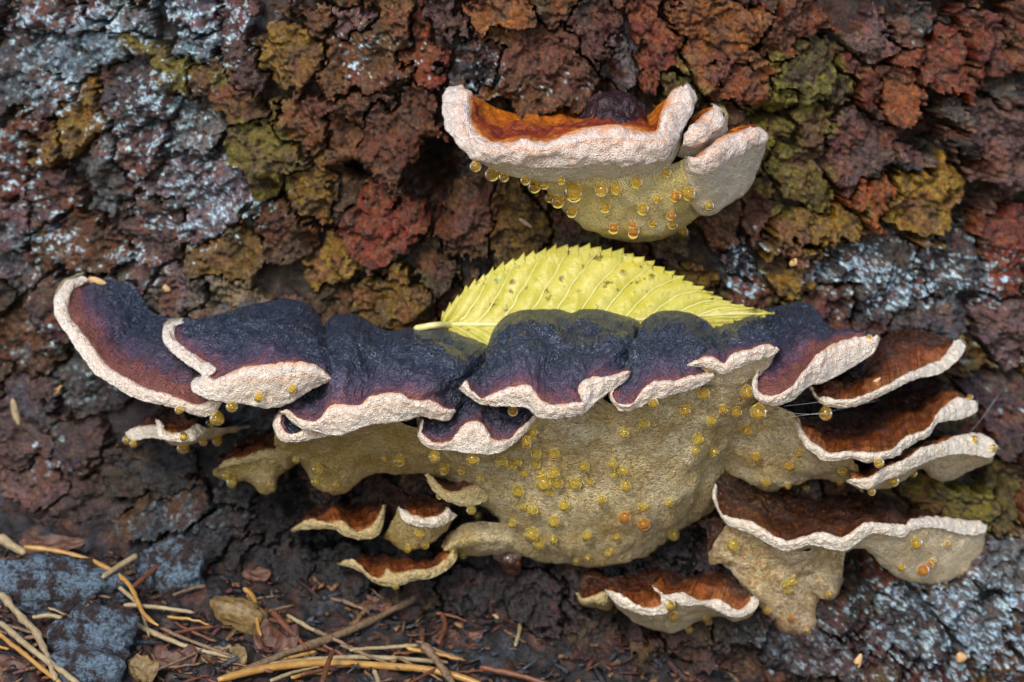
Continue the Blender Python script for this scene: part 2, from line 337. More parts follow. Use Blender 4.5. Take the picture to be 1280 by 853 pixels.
holes = sum(a*np.exp(-((GX-x)/rx)**2-((GY-y)/ry)**2) for x, y, rx, ry, a in [(440,220,16,18,7),(545,212,20,30,7),(342,238,12,18,5),(1160,165,22,26,6),(1228,262,40,18,6),(548,255,14,30,5),(350,640,60,30,6),(170,480,40,30,4),(410,300,30,20,3),(960,140,30,12,4),(760,110,14,30,4),(1215,215,20,20,3),(1175,475,70,30,3)])
holes = np.where(holes > .4, holes*2.1, holes*1.2)*(1+.5*f_mid)
H = H-holes
H0 = -4.6 + 1.6*f_lo + 1.4*f_mid + .7*f_hi + .5*lay2 - 1.3*holes     # the bark underneath
cut = .5 + 6.5*np.clip(f_lo+.04, 0, 1) + 1.6*f_hi
# colours: plate colour, moss on edges, lichen crusts, dark wet stains, soil with painted shade
PC = np.array([PAL[s[6]] for s in SEEDS])
gl = fbm2(GX, GY, 110, 4, 21, .6); gm = fbm2(GX, GY, 45, 4, 22, .6)
glob = np.zeros(GX.shape+(3,))+np.array(PAL['brown'])
for (cn, lo, hi, fld) in (('red', .05, .4, gl), ('ochre', .05, .4, -gl), ('dark', .1, .45, gm), ('olive', .2, .5, -gm)):
    m_ = sstep(lo, hi, fld)[..., None]; glob = glob*(1-m_)+np.array(PAL[cn])*m_
kp = np.where(np.arange(len(SEEDS)) < len(SEEDS)-len(extra), .85, rng.uniform(.2, .8, len(SEEDS)))[lab][..., None]
colr = (PC[lab]*kp+glob*(1-kp))*np.clip(1+.3*rng.normal(size=(len(SEEDS), 1))[lab], .4, 1.6)
n_a = fbm2(GX, GY, 38, 5, 11, .6); n_b = fbm2(GX, GY, 12, 4, 12, .65); n_c = fbm2(GX, GY, 90, 3, 13)
def lay(c, m, base): return base*(1-m[..., None])+np.array(c)*m[..., None]
lum_ = colr.mean(-1, keepdims=True); colr = np.clip(lum_+1.25*(colr-lum_), .004, 1)*.72
colr = lay((.13, .036, .011), sstep(.1, .5, n_a)*.65, colr)
colr = lay((.05, .025, .015), sstep(.12, .5, -n_a)*.6, colr)
colr = lay((.09, .02, .02), sstep(.25, .6, n_c)*.5, colr)
def blobs(lst):
    m = np.zeros(GX.shape)
    for (x, y, rx, ry, a) in lst: m = np.maximum(m, a*np.exp(-((GX-x)/rx)**2-((GY-y)/ry)**2))
    return m
moss = blobs([(330,190,60,90,.75),(240,85,90,35,.7),(1000,110,80,80,.95),(985,220,60,80,.8),(520,170,60,70,.45),(850,110,60,60,.75),(820,60,40,60,.6),(1080,270,130,60,.5),(100,150,40,60,.45),(400,20,60,60,.45),(480,380,60,50,.35),(430,110,50,60,.4),(640,20,70,30,.3),(1230,620,90,60,.6),(1270,720,40,60,.5),(560,300,60,50,.4),(390,90,40,60,.45),(1190,240,70,40,.4)])
mm = sstep(.5, .78, moss*(.72+.75*n_a+.35*n_b)+.12*(E < 12))
colr = lay((.13, .115, .012), mm*.85, colr)
lich = blobs([(170,30,180,60,.95),(40,60,80,90,.8),(70,110,60,50,.8),(200,150,90,100,.8),(250,250,110,80,.8),(60,300,120,90,.6),(150,330,150,60,.55),(300,40,60,60,.7),(20,200,50,90,.75),(460,60,60,60,.6),(600,85,50,50,.6),(690,110,110,40,.45),(930,330,50,50,.75),(1090,345,110,55,.95),(1200,340,120,60,.75),(1150,40,50,40,.4),(1230,470,90,120,.45),(1200,780,200,110,.95),(1000,800,140,60,.7),(60,430,120,90,.5),(60,560,110,60,.45),(230,650,120,50,.7),(110,480,70,40,.6),(520,80,60,60,.45),(1130,700,90,60,.6),(1255,100,40,40,.3)])
n_d = fbm2(GX, GY, 5, 3, 16, .7)
lm = sstep(.44, .6, lich*(.44+.6*n_b+.5*n_a+.8*n_d)+.05*(E < 8))
lc = np.array((.3, .43, .55))*(1+.6*n_d[..., None]+.3*n_b[..., None])+np.array((.1, .05, .08))*np.clip(n_c, 0, 1)[..., None]
colr = colr*(1-.88*lm[..., None])+np.clip(lc, .03, .7)*.88*lm[..., None]
bluer = sstep(.35, .7, blobs([(30,100,60,60,.8),(110,60,60,40,.8),(20,300,60,60,.7),(250,560,160,70,.8),(200,660,140,50,.8),(60,480,100,90,.7),(1270,230,40,40,.5)])*(.8+.8*n_a))
colr = lay((.015, .05, .075), bluer*.55, colr)
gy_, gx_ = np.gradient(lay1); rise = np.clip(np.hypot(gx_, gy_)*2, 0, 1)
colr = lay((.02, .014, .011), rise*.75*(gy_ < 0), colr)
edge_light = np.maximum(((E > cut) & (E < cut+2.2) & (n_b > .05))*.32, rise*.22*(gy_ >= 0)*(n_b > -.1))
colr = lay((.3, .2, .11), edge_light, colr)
dirt_shade = blobs([(420,700,330,90,1.0),(650,740,330,80,1.0),(850,720,160,90,.9),(330,600,200,90,.8),(960,800,200,60,.6),(200,500,90,60,.5),(1130,470,120,40,.5),(620,350,60,50,.3)])
dm_ = np.clip(dirt_shade*1.25*(.85+.5*n_a+.4*n_b), 0, .93); colr = lay((.013, .013, .016), dm_, colr)         # wet soil plus painted shade on the bark below and behind the fungi
colr = np.clip(colr*.95, .004, .8)
trunk_pts = on_trunk(GX, GY)
def surf(h):
    nrm = np.stack([-np.sin(trunk_pts[..., 0]/RT)*-1, -np.cos(trunk_pts[..., 0]/RT), np.zeros_like(GX)], -1)
    nrm[..., 0] = np.sin(trunk_pts[..., 0]/RT)
    return trunk_pts + nrm*h[..., None]*1.0
HP = surf(H); BP = surf(np.minimum(H0, H-.5))
treebase = np.array([0, RT, -140.0])
tree = empty('pine_tree', treebase); tag(tree, 'thick pine trunk with flaking rust brown bark plates and blue grey lichen', 'tree')
# trunk: fine front sheet + plain round trunk behind, one mesh
sub = 3
b = BP[::sub, ::sub]; Mb, Nb = b.shape[:2]
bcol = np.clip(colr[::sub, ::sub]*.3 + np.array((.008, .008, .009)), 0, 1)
bm_l = lm[::sub, ::sub]; bcol = bcol*(1-.5*bm_l[..., None])+np.array((.05, .08, .1))*.5*bm_l[..., None]
V = [b.reshape(-1, 3)]; F = [gridF(Mb, Nb)]; C = [bcol.reshape(-1, 3)]
th = np.linspace(0, 2*np.pi, 421)[:-1]; zz = np.concatenate([np.linspace(-150, 500, 150), np.linspace(510, 2600, 90)])
TH, ZZ = np.meshgrid(th, zz); cf_ = np.stack([np.cos(TH)*11, np.sin(TH)*11, ZZ/55], -1); rr = RT-6+7*np.floor(fbm(cf_, 4)*2.4)/2.4+2.5*fbm(cf_*3, 3)
rr = rr-26*(1-sstep(.3, .4, np.abs((TH+np.pi) % (2*np.pi)-np.pi)))*(1-sstep(90, 125, ZZ))   # recess behind the fine front sheet
cyl = np.stack([rr*np.sin(TH), RT-rr*np.cos(TH), ZZ], -1)
cyl[..., 1] -= 0
n0 = Mb*Nb; V.append(cyl.reshape(-1, 3)); F.append(gridF(len(zz), len(th), True)+n0)
cc = np.array((.07, .034, .019))*(1+.9*fbm(cf_*1.7, 4))[..., None]; cc = lay((.2, .28, .35), sstep(.25, .5, fbm(cf_*2.3+5, 4, .65))*.8, cc); cc = lay((.1, .08, .012), sstep(.2, .5, fbm(cf_*.9+9, 4))*.7, cc)
C.append(np.clip(cc, .01, 1).reshape(-1, 3))
trunk = link('trunk', mesh_np('trunk', (np.concatenate(V)-treebase)*MM, np.concatenate(F), M['bark'], cols=np.concatenate(C)), tree)
ok = E > cut
idx = np.arange(GX.size).reshape(GX.shape)
q = np.stack([idx[:-1, :-1], idx[:-1, 1:], idx[1:, 1:], idx[1:, :-1]], -1)
lq = lab[:-1, :-1]
okq = ok[:-1, :-1] & ok[:-1, 1:] & ok[1:, 1:] & ok[1:, :-1] & (lab[:-1, 1:] == lq) & (lab[1:, 1:] == lq) & (lab[1:, :-1] == lq)
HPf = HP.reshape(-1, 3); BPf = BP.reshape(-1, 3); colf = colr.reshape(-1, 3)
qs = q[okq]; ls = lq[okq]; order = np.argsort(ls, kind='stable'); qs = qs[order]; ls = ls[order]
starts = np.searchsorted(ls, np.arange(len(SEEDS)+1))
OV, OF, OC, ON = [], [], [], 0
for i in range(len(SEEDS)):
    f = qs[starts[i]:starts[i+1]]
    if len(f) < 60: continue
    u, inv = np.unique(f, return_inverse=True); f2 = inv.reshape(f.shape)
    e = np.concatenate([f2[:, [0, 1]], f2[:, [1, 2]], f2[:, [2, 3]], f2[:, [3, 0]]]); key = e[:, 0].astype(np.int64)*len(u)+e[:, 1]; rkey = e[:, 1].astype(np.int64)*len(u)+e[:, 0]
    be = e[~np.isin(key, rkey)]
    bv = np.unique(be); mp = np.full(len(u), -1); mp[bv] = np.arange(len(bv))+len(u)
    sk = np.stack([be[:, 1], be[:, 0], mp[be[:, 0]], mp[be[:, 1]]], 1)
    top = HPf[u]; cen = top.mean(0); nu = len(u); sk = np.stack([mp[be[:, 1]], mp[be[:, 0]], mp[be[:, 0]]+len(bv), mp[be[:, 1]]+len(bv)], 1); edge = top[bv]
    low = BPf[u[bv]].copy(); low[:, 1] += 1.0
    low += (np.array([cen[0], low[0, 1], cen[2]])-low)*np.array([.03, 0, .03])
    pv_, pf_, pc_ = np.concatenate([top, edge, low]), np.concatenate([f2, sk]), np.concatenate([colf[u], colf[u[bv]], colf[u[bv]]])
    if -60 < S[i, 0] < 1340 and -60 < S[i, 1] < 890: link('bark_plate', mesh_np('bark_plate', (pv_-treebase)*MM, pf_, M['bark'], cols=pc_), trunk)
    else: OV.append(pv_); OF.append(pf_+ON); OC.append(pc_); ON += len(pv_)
far_plates = link('outer_bark_plates', mesh_np('outer_bark_plates', (np.concatenate(OV)-treebase)*MM, np.concatenate(OF), M['bark'], cols=np.concatenate(OC)), trunk); tag(far_plates, kind='stuff')

# ================================================================== GROUND
def axis(fine0, fine1, step, far):
    a = np.arange(fine0, fine1, step); g = np.geomspace(4, far, 26)
    return np.concatenate([fine0-g[::-1], a, fine1+g])
ax = axis(-190, 190, 1.05, 40000); ay = axis(-230, 40, 1.05, 40000)
AX, AY = np.meshgrid(ax, ay)
zz = zground(AX, AY)
amp = np.exp(-(np.maximum(np.abs(AX)-190, 0)+np.maximum(-230-AY, 0))/300)
cl = fbm(np.stack([AX/14, AY/14, AX*0+3], -1), 5, .55)
rid = 1-np.abs(fbm(np.stack([AX/6, AY/6, AX*0+9], -1), 3))*1.6
zz = zz + amp*(3.2*cl + 1.6*rid) - 1.0
gc = np.array((.02, .016, .016))*np.ones(AX.shape+(1,))
g1 = fbm(np.stack([AX/9, AY/9, AX*0+1], -1), 4, .6); g2 = fbm(np.stack([AX/4, AY/4, AX*0+5], -1), 3, .6)
gc = lay((.075, .03, .022), sstep(.05, .5, g1)*.8, gc); gc = lay((.04, .06, .085), sstep(.12, .45, -g1)*.8*sstep(-.2, .3, g2), gc)
gc = lay((.12, .06, .03), sstep(.35, .6, g2)*.7, gc)
far = sstep(130, 380, np.hypot(AX, AY)); gc = lay((.36, .25, .14), far, gc)  # unseen outer ground made pale to bounce fill light onto the undersides
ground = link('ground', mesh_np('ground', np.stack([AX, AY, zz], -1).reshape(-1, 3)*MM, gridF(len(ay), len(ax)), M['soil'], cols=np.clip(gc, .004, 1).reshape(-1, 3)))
tag(ground, kind='structure')

# ================================================================== FUNGI: lofted brackets
BV, BF = [], []                                                      # everything a droplet can sit on
def reg(V, F):
    n = sum(len(v) for v in BV); BV.append(V); BF.append(F+n)
def rough(G, seed, amp, sc, oct=3):
    n = grid_normals(G); return G + n*(amp*fbm(G/sc+seed*3.17, oct))[..., None]
def loft(rows, per):
    R = np.stack(rows); K, N, _ = R.shape
    c = catmull(R.reshape(K, -1), per); return c.reshape(-1, N, 3)
def lattice(name, G, w, mat, parent, base, keep=True):
    Mv, N = G.shape[:2]; V = G.reshape(-1, 3); F = gridF(Mv, N)
    if keep: reg(V, F)
    W = np.repeat(w[:, None], N, 1).ravel(); row = G[min(Mv-1, int(Mv*.75))]; ul = np.concatenate([[0], np.cumsum(np.linalg.norm(np.diff(row, axis=0), axis=1))]); U = np.repeat(ul[None], Mv, 0).ravel()
    return link(name, mesh_np(name, (V-base)*MM, F, mat, {'w': W, 'u': U}), parent)

def bracket(parent, base, T, Td, R1, R1d, R2, R2d, capmat, rimmat, under=None, underd=None, undermat=None, drop=50, back=8, g=.7, dome=.7, bump=1.7, fat=1.6, seed=1, ruffle=.55, lump=0, grain=.5, tuck=16, res=1.15):
    """cap from crest T to the inner rim edge R1, rim from R1 to the lower rim edge R2, underside going back from R2"""
    N = int(max(40, min(520, max(plen(R1), plen(R2))/res)))
    t2, a2, b2 = resample(T, N), resample(R1, N), resample(R2, N)
    td, ad, bd = keys(Td, N), keys(R1d, N), keys(R2d, N)
    dm = (smooth1(t2[:, 1], max(4, N//5))-t2[:, 1])*.2*dome*1.6
    t0 = t2+np.array([0, 1.0])*drop; end = np.minimum(1, np.minimum(np.arange(N), np.arange(N)[::-1])/(N*.08))
    t0 = t2+(t0-t2)*end[:, None]
    rows = [P(t0[:, 0], t0[:, 1], td+back), P(*(t2+(t0-t2)*.35).T, td+back*.75), P(t2[:, 0], t2[:, 1], td)]
    wf = [.06, .15, .27, .4, .53, .66, .78, .9, 1.0]
    for f in wf:
        c = t2+(a2-t2)*f; d = td+(ad-td)*f**g - dm*math.sin(math.pi*min(1, f*1.0))**.8
        rows.append(P(c[:, 0], c[:, 1], d))
    # slip the last row a little under the rim
    c = a2+(b2-a2)*.12; rows.append(P(c[:, 0], c[:, 1], ad+1.2))
    cap = loft(rows, 5); k = np.linspace(0, len(rows)-1, len(cap)); w = np.interp(k, np.arange(len(rows)), [-.15, -.05, 0]+wf+[1.04])
    fade = np.clip(np.sin(np.clip(w, 0, 1)*math.pi)+.15, 0, 1)*np.where(w < 0, 0.3, 1)*(1-sstep(.92, 1, w))
    n = grid_normals(cap); cap = cap + n*(bump*fade[:, None]*fbm(cap/np.array([7, 11, 9])+seed, 3))[..., None] + n*(.22*fade[:, None]*fbm(cap/1.6+seed, 2))[..., None]
    um = np.concatenate([[0], np.cumsum(np.linalg.norm(np.diff(a2, axis=0), axis=1))])*.2
    fold = noise3(np.stack(np.broadcast_arrays(um[None]/4.2, w[:, None]*1.1+seed*1.7, 0.0), -1))+.5*noise3(np.stack(np.broadcast_arrays(um[None]/1.9, w[:, None]*1.6+seed*2.7, 3.0), -1))
    cap = cap + n*((grain*(.9*fold+.55*fbm(cap/2.6+seed, 3)))*fade[:, None])[..., None]
    lattice('cap', cap, np.clip(w, 0, 1), capmat, parent, base)
    rr = []; fr = [0, .1, .25, .45, .7, .9, 1.0]
    for f in fr:
        c = a2+(b2-a2)*f; d = ad+(bd-ad)*f - fat*math.sin(math.pi*f**.75)**.8
        rr.append(P(c[:, 0], c[:, 1], d))
    c = b2+np.array([0, -1.0]); rr.append(P(c[:, 0], c[:, 1], bd+3)); rr.insert(0, P(*(a2+(b2-a2)*.04).T, ad+2.2))
    rim = loft(rr, 5); kk = np.linspace(0, len(rr)-1, len(rim)); wr = np.interp(kk, np.arange(len(rr)), [0]+fr+[1])
    env = np.interp(wr, [0, .15, .8, 1], [.35, 1, .8, .5])[:, None]
    nn = grid_normals(rim); q_ = rim.copy(); ruf = fbm(q_/1.5+seed*2.3, 2)*.8+1.1*noise3(np.stack([q_[..., 0]/3.2, q_[..., 1]/3.2+seed, q_[..., 2]/9], -1))
    rim = rim+nn*((ruffle*ruf+lump*fbm(q_/6+seed, 2))*env)[..., None]
    rim[..., 2] += (ruffle*.9*np.interp(wr, [0, .2, .5, 1], [.6, 1, .8, .4])[:, None]*noise3(np.stack([q_[..., 0]/1.9, q_[..., 1]/1.9+seed, q_[..., 2]*0+seed], -1)))
    lattice('rim', rim, wr, rimmat, parent, base)
    if under is not None:
        u2 = resample(under, N); ud = keys(underd, N)
        st = b2+np.array([0, -2.0])
        rows = [P(st[:, 0], st[:, 1], bd+1.5)]
        for f in (.3, .65, 1.0):
            c = st+(u2-st)*f; d = bd+1.5+(ud-bd-1.5)*f; rows.append(P(c[:, 0], c[:, 1], d-1.0*math.sin(math.pi*f)))
        c = u2+np.array([0, -3.0]); rows.append(P(c[:, 0], c[:, 1], ud+6)); rows.append(P(c[:, 0], c[:, 1]-8, ud+16))
    else:
        rows = [P(b2[:, 0], b2[:, 1]-1.5, bd+1.5), P(b2[:, 0], b2[:, 1]-2, bd+tuck*.5), P(b2[:, 0], b2[:, 1]-4, bd+tuck)]
    und = rough(loft(rows, 6), seed+5, .45, 4); lattice('pore_surface', und, np.linspace(0, 1, len(und)), undermat or M['pore'], parent, base)

def sheet(name, parent, base, rows2d, depths, mat, seed=1, amp=.8, sc=6, tuck=(0, -4, 8), res=1.3, per=9):
    N = int(max(plen(r) for r in rows2d)/res); rows = []
    for r, d in zip(rows2d, depths):
        c = resample(r, N); rows.append(P(c[:, 0], c[:, 1], keys(d, N)))
    if tuck is not None:
        c = resample(rows2d[-1], N); d = keys(depths[-1], N); rows.append(P(c[:, 0]+tuck[0], c[:, 1]+tuck[1], d+tuck[2]))
    G = loft(rows, per); G = rough(G, seed, amp, sc, 4); return lattice(name, G, np.linspace(0, 1, len(G)), mat, parent, base)

# ---- the big blue-black fungus
mb = P(640, 560, 0.0); big = empty('bracket_fungus', mb)
tag(big, 'large blue black bracket fungus with wavy cream rims and broad tan underside', 'fungus')
bracket(big, mb, [(112,348),(140,350),(165,354),(178,372),(190,390),(215,397),(245,402),(272,440),(284,490)], [0,2,0,-4,-12,-22,-34,-46],
        [(110,353),(93,362),(86,378),(88,396),(104,416),(118,436),(134,456),(158,472),(185,486),(215,494),(245,505),(262,501),(276,492)], [-3,-16,-26,-34,-42,-48,-50,-52],
        [(104,345),(82,353),(69,372),(70,397),(86,420),(100,443),(118,467),(145,484),(172,499),(205,507),(232,515),(252,522),(268,516),(280,500)], [-3,-16,-26,-34,-42,-48,-50,-52],
        M['cap_purple'], M['rim'], g=1.0, dome=0, drop=24, bump=1.2, seed=1)
bracket(big, mb, [(231,402),(250,400),(300,386),(335,377),(370,376),(396,391),(410,425),(416,470)], [-24,-24,-20,-18,-18,-22,-38,-56],
        [(233,404),(221,409),(220,424),(235,438),(258,452),(271,461),(263,471),(276,473),(302,459),(335,456),(361,452),(394,456),(414,472)], [-24,-38,-48,-56,-60,-62,-62,-60,-57],
        [(229,401),(206,408),(206,430),(222,447),(246,464),(252,471),(240,479),(244,492),(266,501),(296,504),(335,510),(362,504),(388,488),(416,475)], [-24,-38,-48,-56,-60,-60,-59,-58,-57],
        M['cap_black'], M['rim'], grain=1.0, seed=2, fat=2.2)
bracket(big, mb, [(353,514),(366,518),(380,526),(392,533)], [-52,-50,-50,-52], [(353,517),(351,530),(358,541),(368,543),(380,537),(392,533)], [-54,-57,-58,-58,-55],
        [(351,514),(342,532),(352,551),(368,553),(390,549),(412,545)], [-53,-57,-58,-57,-54], M['cap_black'], M['rim'], grain=1.0, seed=3, drop=5, fat=1.0)
bracket(big, mb, [(352,513),(378,488),(397,445),(408,402),(438,392),(460,402),(485,413),(510,410),(525,413),(550,412),(580,421),(612,434),(612,470),(582,502),(568,512)], [-55,-50,-38,-24,-20,-22,-26,-26,-26,-26,-28,-34,-46,-56],
        [(352,516),(360,512),(376,524),(396,526),(409,511),(419,505),(448,507),(461,496),(480,492),(497,491),(520,501),(540,501),(556,510),(568,512)], [-57,-60,-62,-63,-64,-64,-62,-59],
        [(350,517),(357,519),(372,533),(396,540),(420,545),(461,532),(501,527),(530,521),(558,527),(570,514)], [-56,-60,-61,-62,-62,-62,-60,-58], M['cap_black'], M['rim'], grain=1.0, seed=4, dome=1.0)
bracket(big, mb, [(529,523),(548,505),(575,490),(610,485),(645,490),(668,502),(674,520)], [-52,-48,-46,-46,-46,-48,-52],
        [(530,525),(529,543),(543,552),(557,553),(569,544),(579,531),(596,526),(609,537),(619,550),(638,547),(652,533),(668,520)], [-56,-59,-60,-60,-58,-55],
        [(527,523),(523,547),(540,561),(566,564),(602,568),(620,568),(645,552),(673,524)], [-56,-59,-60,-60,-58,-54], M['cap_black'], M['rim'], grain=1.0, seed=5, drop=5, g=1.0)
bracket(big, mb, [(574,483),(590,470),(604,455),(611,428),(625,402),(645,390),(680,386),(697,387),(714,391),(726,387),(748,387),(775,392),(798,404),(806,430),(796,455),(787,463)], [-52,-48,-40,-34,-29,-27,-27,-27,-28,-27,-27,-28,-32,-40,-52],
        [(575,485),(583,477),(592,490),(604,497),(625,488),(658,481),(678,501),(690,506),(709,504),(729,502),(722,490),(727,478),(742,471),(760,470),(786,463)], [-58,-63,-66,-68,-69,-69,-67,-64,-60],
        [(573,487),(580,492),(600,505),(632,508),(658,510),(671,521),(691,523),(712,521),(733,514),(744,504),(757,494),(781,478),(788,466)], [-58,-63,-66,-67,-68,-68,-66,-63,-59], M['cap_black'], M['rim'], grain=1.0, seed=6, dome=1.0)
bracket(big, mb, [(786,466),(790,450),(796,430),(804,402),(828,389),(858,391),(885,404),(904,425),(902,448),(893,466)], [-54,-46,-40,-32,-28,-28,-30,-36,-44,-52],
        [(788,467),(774,480),(766,490),(773,503),(791,503),(801,489),(821,476),(844,475),(863,469),(891,467)], [-58,-62,-64,-64,-62,-59,-55],
        [(787,466),(768,483),(761,493),(767,506),(778,514),(798,511),(812,501),(837,495),(870,485),(894,472)], [-58,-62,-63,-63,-61,-58,-55], M['cap_black'], M['rim'], grain=1.0, seed=7, dome=1.0)
bracket(big, mb, [(857,456),(866,440),(880,414),(897,409),(920,402),(945,396),(960,410),(972,433)], [-48,-40,-32,-28,-24,-22,-32,-46],
        [(858,458),(870,450),(890,446),(906,454),(914,443),(942,435),(959,430),(971,434)], [-54,-57,-58,-57,-53,-50], [(857,460),(872,459),(892,463),(905,467),(925,459),(950,450),(966,445),(974,437)], [-54,-57,-58,-57,-53,-50],
        M['cap_black'], M['rim'], grain=1.0, under=[(850,480),(872,494),(900,500),(930,492),(948,472),(966,450)], underd=[-48,-46,-46,-46,-48], undermat=M['pore_pale'], seed=8)
bracket(big, mb, [(949,458),(938,430),(936,402),(958,387),(985,380),(1003,377),(1020,385),(1031,404),(1048,415),(1078,415),(1096,420)], [-46,-34,-20,-10,-5,-3,-4,-9,-18,-26,-32],
        [(950,460),(947,475),(950,490),(965,495),(987,485),(1005,463),(1021,444),(1046,428),(1077,421),(1096,422)], [-48,-55,-57,-53,-48,-42,-36,-33],
        [(947,460),(941,478),(945,500),(968,507),(989,501),(1012,483),(1035,476),(1064,460),(1090,443),(1100,424)], [-48,-55,-56,-52,-46,-40,-36,-33], M['cap_purple'], M['rim'], seed=9, g=.9, dome=.3)
sheet('pore_surface', big, mb, [[(520,520),(560,555),(620,560),(668,518),(700,515),(745,500),(780,506),(840,488),(900,486),(950,492)], [(530,555),(580,582),(640,588),(700,578),(760,568),(820,558),(870,543),(912,522),(950,500)],
      [(556,588),(600,622),(650,652),(700,664),(760,660),(820,640),(868,610),(893,570),(935,515)], [(560,600),(612,640),(645,690),(690,701),(740,707),(800,692),(845,665),(885,638),(902,600),(915,560)]],
      [[-50,-54,-58,-56,-46],[-38,-42,-46,-44,-38],[-26,-32,-34,-32,-28],[-14,-18,-20,-17,-14]], M['pore'], 11, 1.3, 9, (0,-8,14))
sheet('pore_surface', big, mb, [[(340,536),(362,546),(412,540),(470,526),(545,540)], [(344,556),(366,566),(415,565),(475,560),(560,575)], [(346,572),(358,584),(374,578),(401,611),(430,614),(470,592),(535,594),(600,606)]],
      [[-44,-50,-54,-52],[-32,-36,-40,-38],[-18,-22,-24,-22]], M['pore_dim'], 12, 1.0, 7, (0,-8,12))

# ---- smaller brackets
FUNGI = 'brown brackets around the black fungus'
def small(label, T, Td, R1, R1d, R2, R2d, cap='cap_brown', rim='rim_white', base=None, **kw):
    R = np.asarray(R2, float); b_ = P(R[:, 0].mean(), R[:, 1].max(), 4.0) if base is None else base
    o = empty('bracket_fungus', b_); tag(o, label, 'fungus', FUNGI)
    bracket(o, b_, T, Td, R1, R1d, R2, R2d, M[cap], M[rim], **kw); return o, b_
small('rust brown bracket with white rim, topmost in the stack beside the black fungus',
      [(1012,482),(1028,474),(1051,464),(1083,446),(1110,417),(1139,410),(1169,418),(1195,425)], [-24,-18,-8,0,6,8,4,-2],
      [(1015,486),(1021,494),(1044,499),(1064,499),(1083,492),(1110,481),(1129,469),(1156,458),(1175,449),(1188,434),(1192,425)], [-36,-40,-40,-36,-30,-22,-12,-4],
      [(1012,484),(1026,505),(1057,510),(1083,503),(1116,488),(1142,475),(1175,467),(1198,449),(1207,434),(1200,424)], [-36,-40,-39,-35,-29,-21,-12,-4], g=1, dome=.2, drop=10, seed=21, undermat=M['pore_pale'])
oJ, bJ = small('rust brown bracket with deeply waved white rim, second from the top of the stack',
      [(994,522),(1030,520),(1060,516),(1090,509),(1116,491),(1142,488),(1169,485),(1198,494)], [-28,-16,-6,0,4,6,4,-2],
      [(997,526),(1008,546),(1024,558),(1037,566),(1064,564),(1090,566),(1114,561),(1133,546),(1159,536),(1169,520),(1180,508),(1198,497),(1216,501)], [-34,-40,-42,-42,-40,-34,-26,-16,-8],
      [(994,525),(1001,551),(1018,567),(1034,577),(1064,574),(1087,578),(1123,570),(1130,562),(1162,544),(1173,529),(1202,524),(1220,515),(1222,504)], [-34,-40,-42,-42,-40,-34,-26,-16,-8], g=1, dome=.2, drop=10, seed=22, undermat=M['pore_pale'])
sheet('pore_surface', oJ, bJ, [[(880,530),(930,508),(965,505),(997,522),(1012,558),(1038,574),(1065,572)], [(888,552),(925,552),(965,558),(1000,575),(1040,588),(1075,590)], [(892,578),(906,592),(935,601),(962,612),(1000,602),(1040,598),(1080,612)]],
      [[-38,-36,-38],[-28,-28,-30],[-16,-18,-20]], M['pore'], 23, .9, 6, (0,-6,12))
small('bracket showing a thick cream rim and hanging pale underside, third in the stack',
      [(1062,596),(1085,585),(1105,572),(1130,562),(1150,553),(1175,549),(1198,542)], [-30,-26,-20,-14,-8,-2,0],
      [(1064,598),(1086,597),(1103,585),(1129,575),(1149,561),(1175,554),(1195,545),(1224,542),(1242,552)], [-36,-38,-36,-32,-26,-18,-10,-6],
      [(1058,602),(1083,612),(1103,602),(1126,594),(1149,582),(1180,570),(1210,568),(1238,572),(1248,558)], [-36,-38,-36,-32,-26,-20,-13,-8], g=1, dome=0, drop=6, seed=24,
      under=[(1066,606),(1095,612),(1120,606),(1150,586),(1165,597),(1182,602),(1210,590),(1240,577)], underd=[-24,-22,-16,-8,-2,0], undermat=M['pore_pale'])
small('wide dark brown wet bracket with pale bowl shaped underside, lowest of the stack',
      [(896,604),(905,592),(940,590),(1004,606),(1073,609),(1100,611),(1145,634),(1190,643),(1222,650)], [-26,-10,-2,2,4,6,6,4,0],
      [(897,608),(896,622),(905,644),(936,651),(960,664),(980,676),(1004,671),(1028,665),(1052,671),(1073,658),(1087,653),(1128,656),(1136,650),(1162,646),(1190,648),(1224,652)], [-26,-34,-38,-40,-42,-40,-36,-28,-18,-8],
      [(893,604),(892,626),(908,654),(939,667),(963,682),(987,689),(1015,682),(1056,689),(1080,673),(1096,667),(1128,672),(1140,663),(1169,660),(1207,669),(1230,666),(1234,656)], [-26,-34,-38,-40,-42,-40,-36,-29,-19,-9],
      cap='cap_dark', g=1, dome=.2, drop=8, seed=25,
      under=[(894,630),(912,660),(942,672),(965,686),(990,692),(1015,686),(1056,690),(1080,680),(1100,705),(1124,721),(1152,729),(1197,721),(1224,701),(1233,668)], underd=[-20,-24,-26,-26,-22,-16,-8,-2], undermat=M['pore_pale'])
# ragged flap
rb = P(960, 780, 2.0); oM = empty('bracket_fungus', rb); tag(oM, 'ragged pale hanging fungus flap with brown edges under the wide dark bracket', 'fungus', FUNGI)
sheet('pore_surface', oM, rb, [[(886,692),(895,676),(912,655),(950,668),(990,688),(1030,680),(1056,684)], [(888,706),(905,700),(930,700),(965,705),(1000,710),(1030,706),(1054,708)], [(904,704),(918,716),(934,735),(950,745),(975,740),(1002,738),(1030,735),(1050,728)], [(936,730),(944,750),(955,768),(972,784),(992,790),(1020,786),(1012,770),(1008,752)]],
      [[-26,-30,-30,-26],[-22,-26,-27,-22],[-18,-22,-22,-16],[-12,-14,-15,-10]], M['pore_stain'], 31, 1.3, 5, (0,-4,8))
sheet('pore_surface', oM, rb, [[(1000,716),(1020,706),(1050,706)], [(1006,730),(1030,726),(1053,716)], [(1014,742),(1034,749),(1046,744),(1054,722)]], [[-22,-22,-18],[-22,-24,-18],[-18,-20,-14]], M['pore_stain'], 32, .5, 4)
